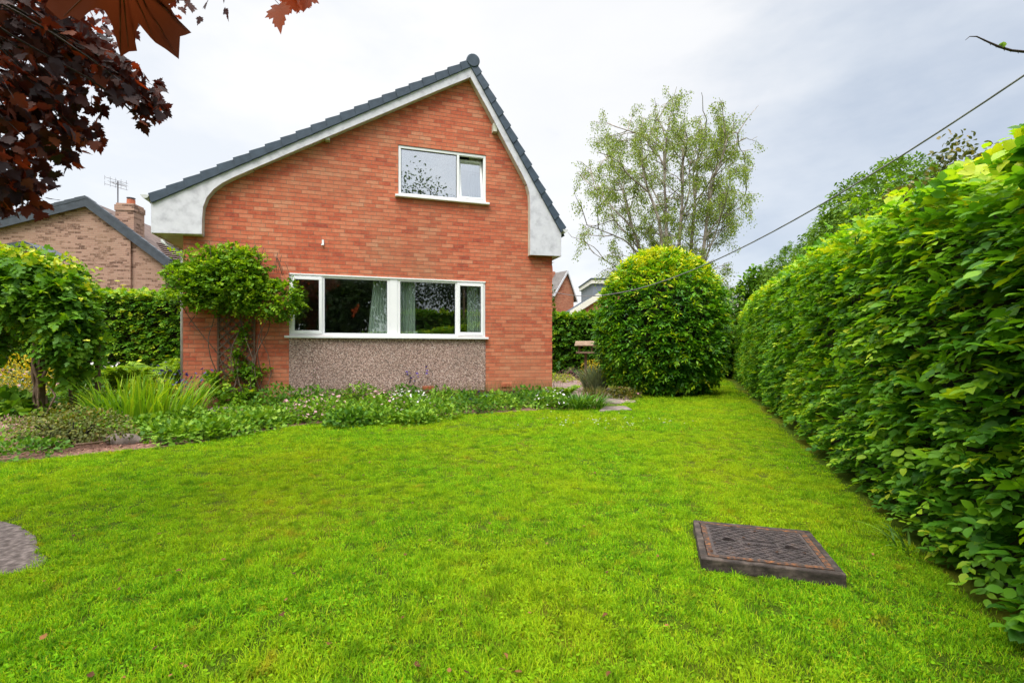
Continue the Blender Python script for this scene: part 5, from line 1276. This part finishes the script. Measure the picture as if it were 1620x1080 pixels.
# daisies and fallen leaves
n=60; P=np.stack([rng.normal(1.35,.45,n),rng.normal(6.6,.35,n),np.full(n,.05)],1); k=7; PP=np.repeat(P,k,0); ang=np.tile(np.arange(k)*6.283/k,n)
leaves('daisies',PP,np.tile([0,0,1.],(n*k,1)),np.stack([np.cos(ang),np.sin(ang),.1+0*ang],1),np.full(n*k,.012),DIAM,M['white']); tag(bpy.data.objects['daisies'],'sprinkling of tiny white daisies in the lawn','daisies',kind='stuff')
first=None
for i in range(80):
    for _ in range(40):
        Y_=1.35+3.2*random.random()**1.5; X_=random.uniform(-1.0,.9)*Y_
        if inside(lawn_poly,np.array([X_]),np.array([Y_]))[0] and not inside(pv,np.array([X_]),np.array([Y_]))[0] and abs(mloc(X_,Y_)[0])>.33 and X_<hedge_x(Y_)-.1: break
    if i%6==0:
        o=leaves('fallen_leaf',np.zeros((1,3)),np.array([[.1*rng.normal(),.1*rng.normal(),1]]),np.array([[0,1,.1]]),[1],MAPLE if i%12 else OVAL,M['dead'],None,np.array([rng.random()]),1.0,.8); first=o
    else: o=first.copy(); COL.objects.link(o)
    o.location=(X_,Y_,random.uniform(.022,.04)); s_=random.uniform(.012,.024); o.scale=(s_,s_,s_); o.rotation_euler=(random.uniform(-.5,.5),random.uniform(-.5,.5),random.random()*6)
    tag(o,'small dry brown leaf lying in the grass','leaf','dry fallen leaves on the lawn')

# ------------------------------------------------------------------ light, sky, camera
SUN_EL,SUN_AZ=R(58),R(205)          # azimuth clockwise from +Y: the veiled sun stands behind the camera, a little left
sd=bpy.data.lights.new('sun','SUN'); sd.energy=1.5; sd.angle=R(35); sd.color=(1,.97,.92)
so=bpy.data.objects.new('sun',sd); COL.objects.link(so)
dirv=Vector((math.sin(SUN_AZ)*math.cos(SUN_EL),math.cos(SUN_AZ)*math.cos(SUN_EL),math.sin(SUN_EL)))
so.rotation_euler=dirv.to_track_quat('Z','Y').to_euler(); so.location=(0,0,20)
w=bpy.data.worlds.new('World'); scene.world=w; w.use_nodes=True; nt=w.node_tree; bg=nt.nodes['Background']
sky=nd(nt,'ShaderNodeTexSky'); sky.sky_type='NISHITA'; sky.sun_disc=False; sky.sun_elevation=SUN_EL; sky.sun_rotation=SUN_AZ
tc=nd(nt,'ShaderNodeTexCoord').outputs['Generated']; sp=nd(nt,'ShaderNodeSeparateXYZ'); nt.links.new(tc,sp.inputs[0])
mp_=nd(nt,'ShaderNodeMapping'); nt.links.new(tc,mp_.inputs[0]); mp_.inputs['Scale'].default_value=(1,1,2.6)
n1=noise(nt,1.7,5,mp_.outputs[0],.55)
mp2=nd(nt,'ShaderNodeMapping'); nt.links.new(tc,mp2.inputs[0]); mp2.inputs['Scale'].default_value=(1,1,2.2); mp2.inputs['Location'].default_value=(3,1,2)
n2=noise(nt,3.4,6,mp2.outputs[0],.6)
v=math_(nt,'ADD',math_(nt,'ADD',math_(nt,'MULTIPLY',sp.outputs[0],.62),.40),math_(nt,'MULTIPLY',math_(nt,'SUBTRACT',n1,.5),.75))
v=math_(nt,'ADD',v,math_(nt,'MULTIPLY',math_(nt,'SUBTRACT',n2,.5),.42))
cc=ramp(nt,[(.06,(8.9,9.2,9.6)),(.26,(10.6,10.5,10.4)),(.52,(9.9,9.9,9.9)),(.75,(7.2,7.7,8.4)),(1.0,(4.4,5.2,6.5))],v)
el=ramp(nt,[(.61,(.415,.415,.415)),(.72,(.8,.8,.8)),(.97,(3.0,2.95,2.9))],sp.outputs[2])
cc=mixc(nt,1.0,cc,el,'MULTIPLY')
cs=mixc(nt,.9,sky.outputs[0],cc)
nt.links.new(cs,bg.inputs['Color']); bg.inputs['Strength'].default_value=.1
cam=bpy.data.cameras.new('camera'); co_=bpy.data.objects.new('camera',cam); COL.objects.link(co_)
co_.location=(0,0,EYE); co_.rotation_euler=(R(90),0,0); cam.sensor_width=36; cam.lens=F*36/1620; cam.shift_y=(HY-540)/1620; cam.clip_start=.05; cam.clip_end=2000
scene.camera=co_
vs_=scene.view_settings; vs_.view_transform='Standard'; vs_.look='None'; vs_.exposure=1.32; vs_.gamma=1; vs_.use_curve_mapping=False
cy=scene.cycles; cy.max_bounces=7; cy.diffuse_bounces=3; cy.glossy_bounces=3; cy.transmission_bounces=4; cy.transparent_max_bounces=8; cy.use_denoising=True
# dead bits lying on the inspection cover, longer grass against its edges
for i in range(9):
    o=first.copy(); COL.objects.link(o); lx_,ly_=random.uniform(-.25,.25),random.uniform(-.23,.23)
    c,s_=math.cos(MR),math.sin(MR); o.location=(MC.x+lx_*c-ly_*s_,MC.y+lx_*s_+ly_*c,.064); q=random.uniform(.010,.018); o.scale=(q,q,q); o.rotation_euler=(random.uniform(-.2,.2),random.uniform(-.2,.2),random.random()*6)
    tag(o,'tiny dry brown leaf scrap lying on the inspection cover','leaf','leaf scraps on the inspection cover')
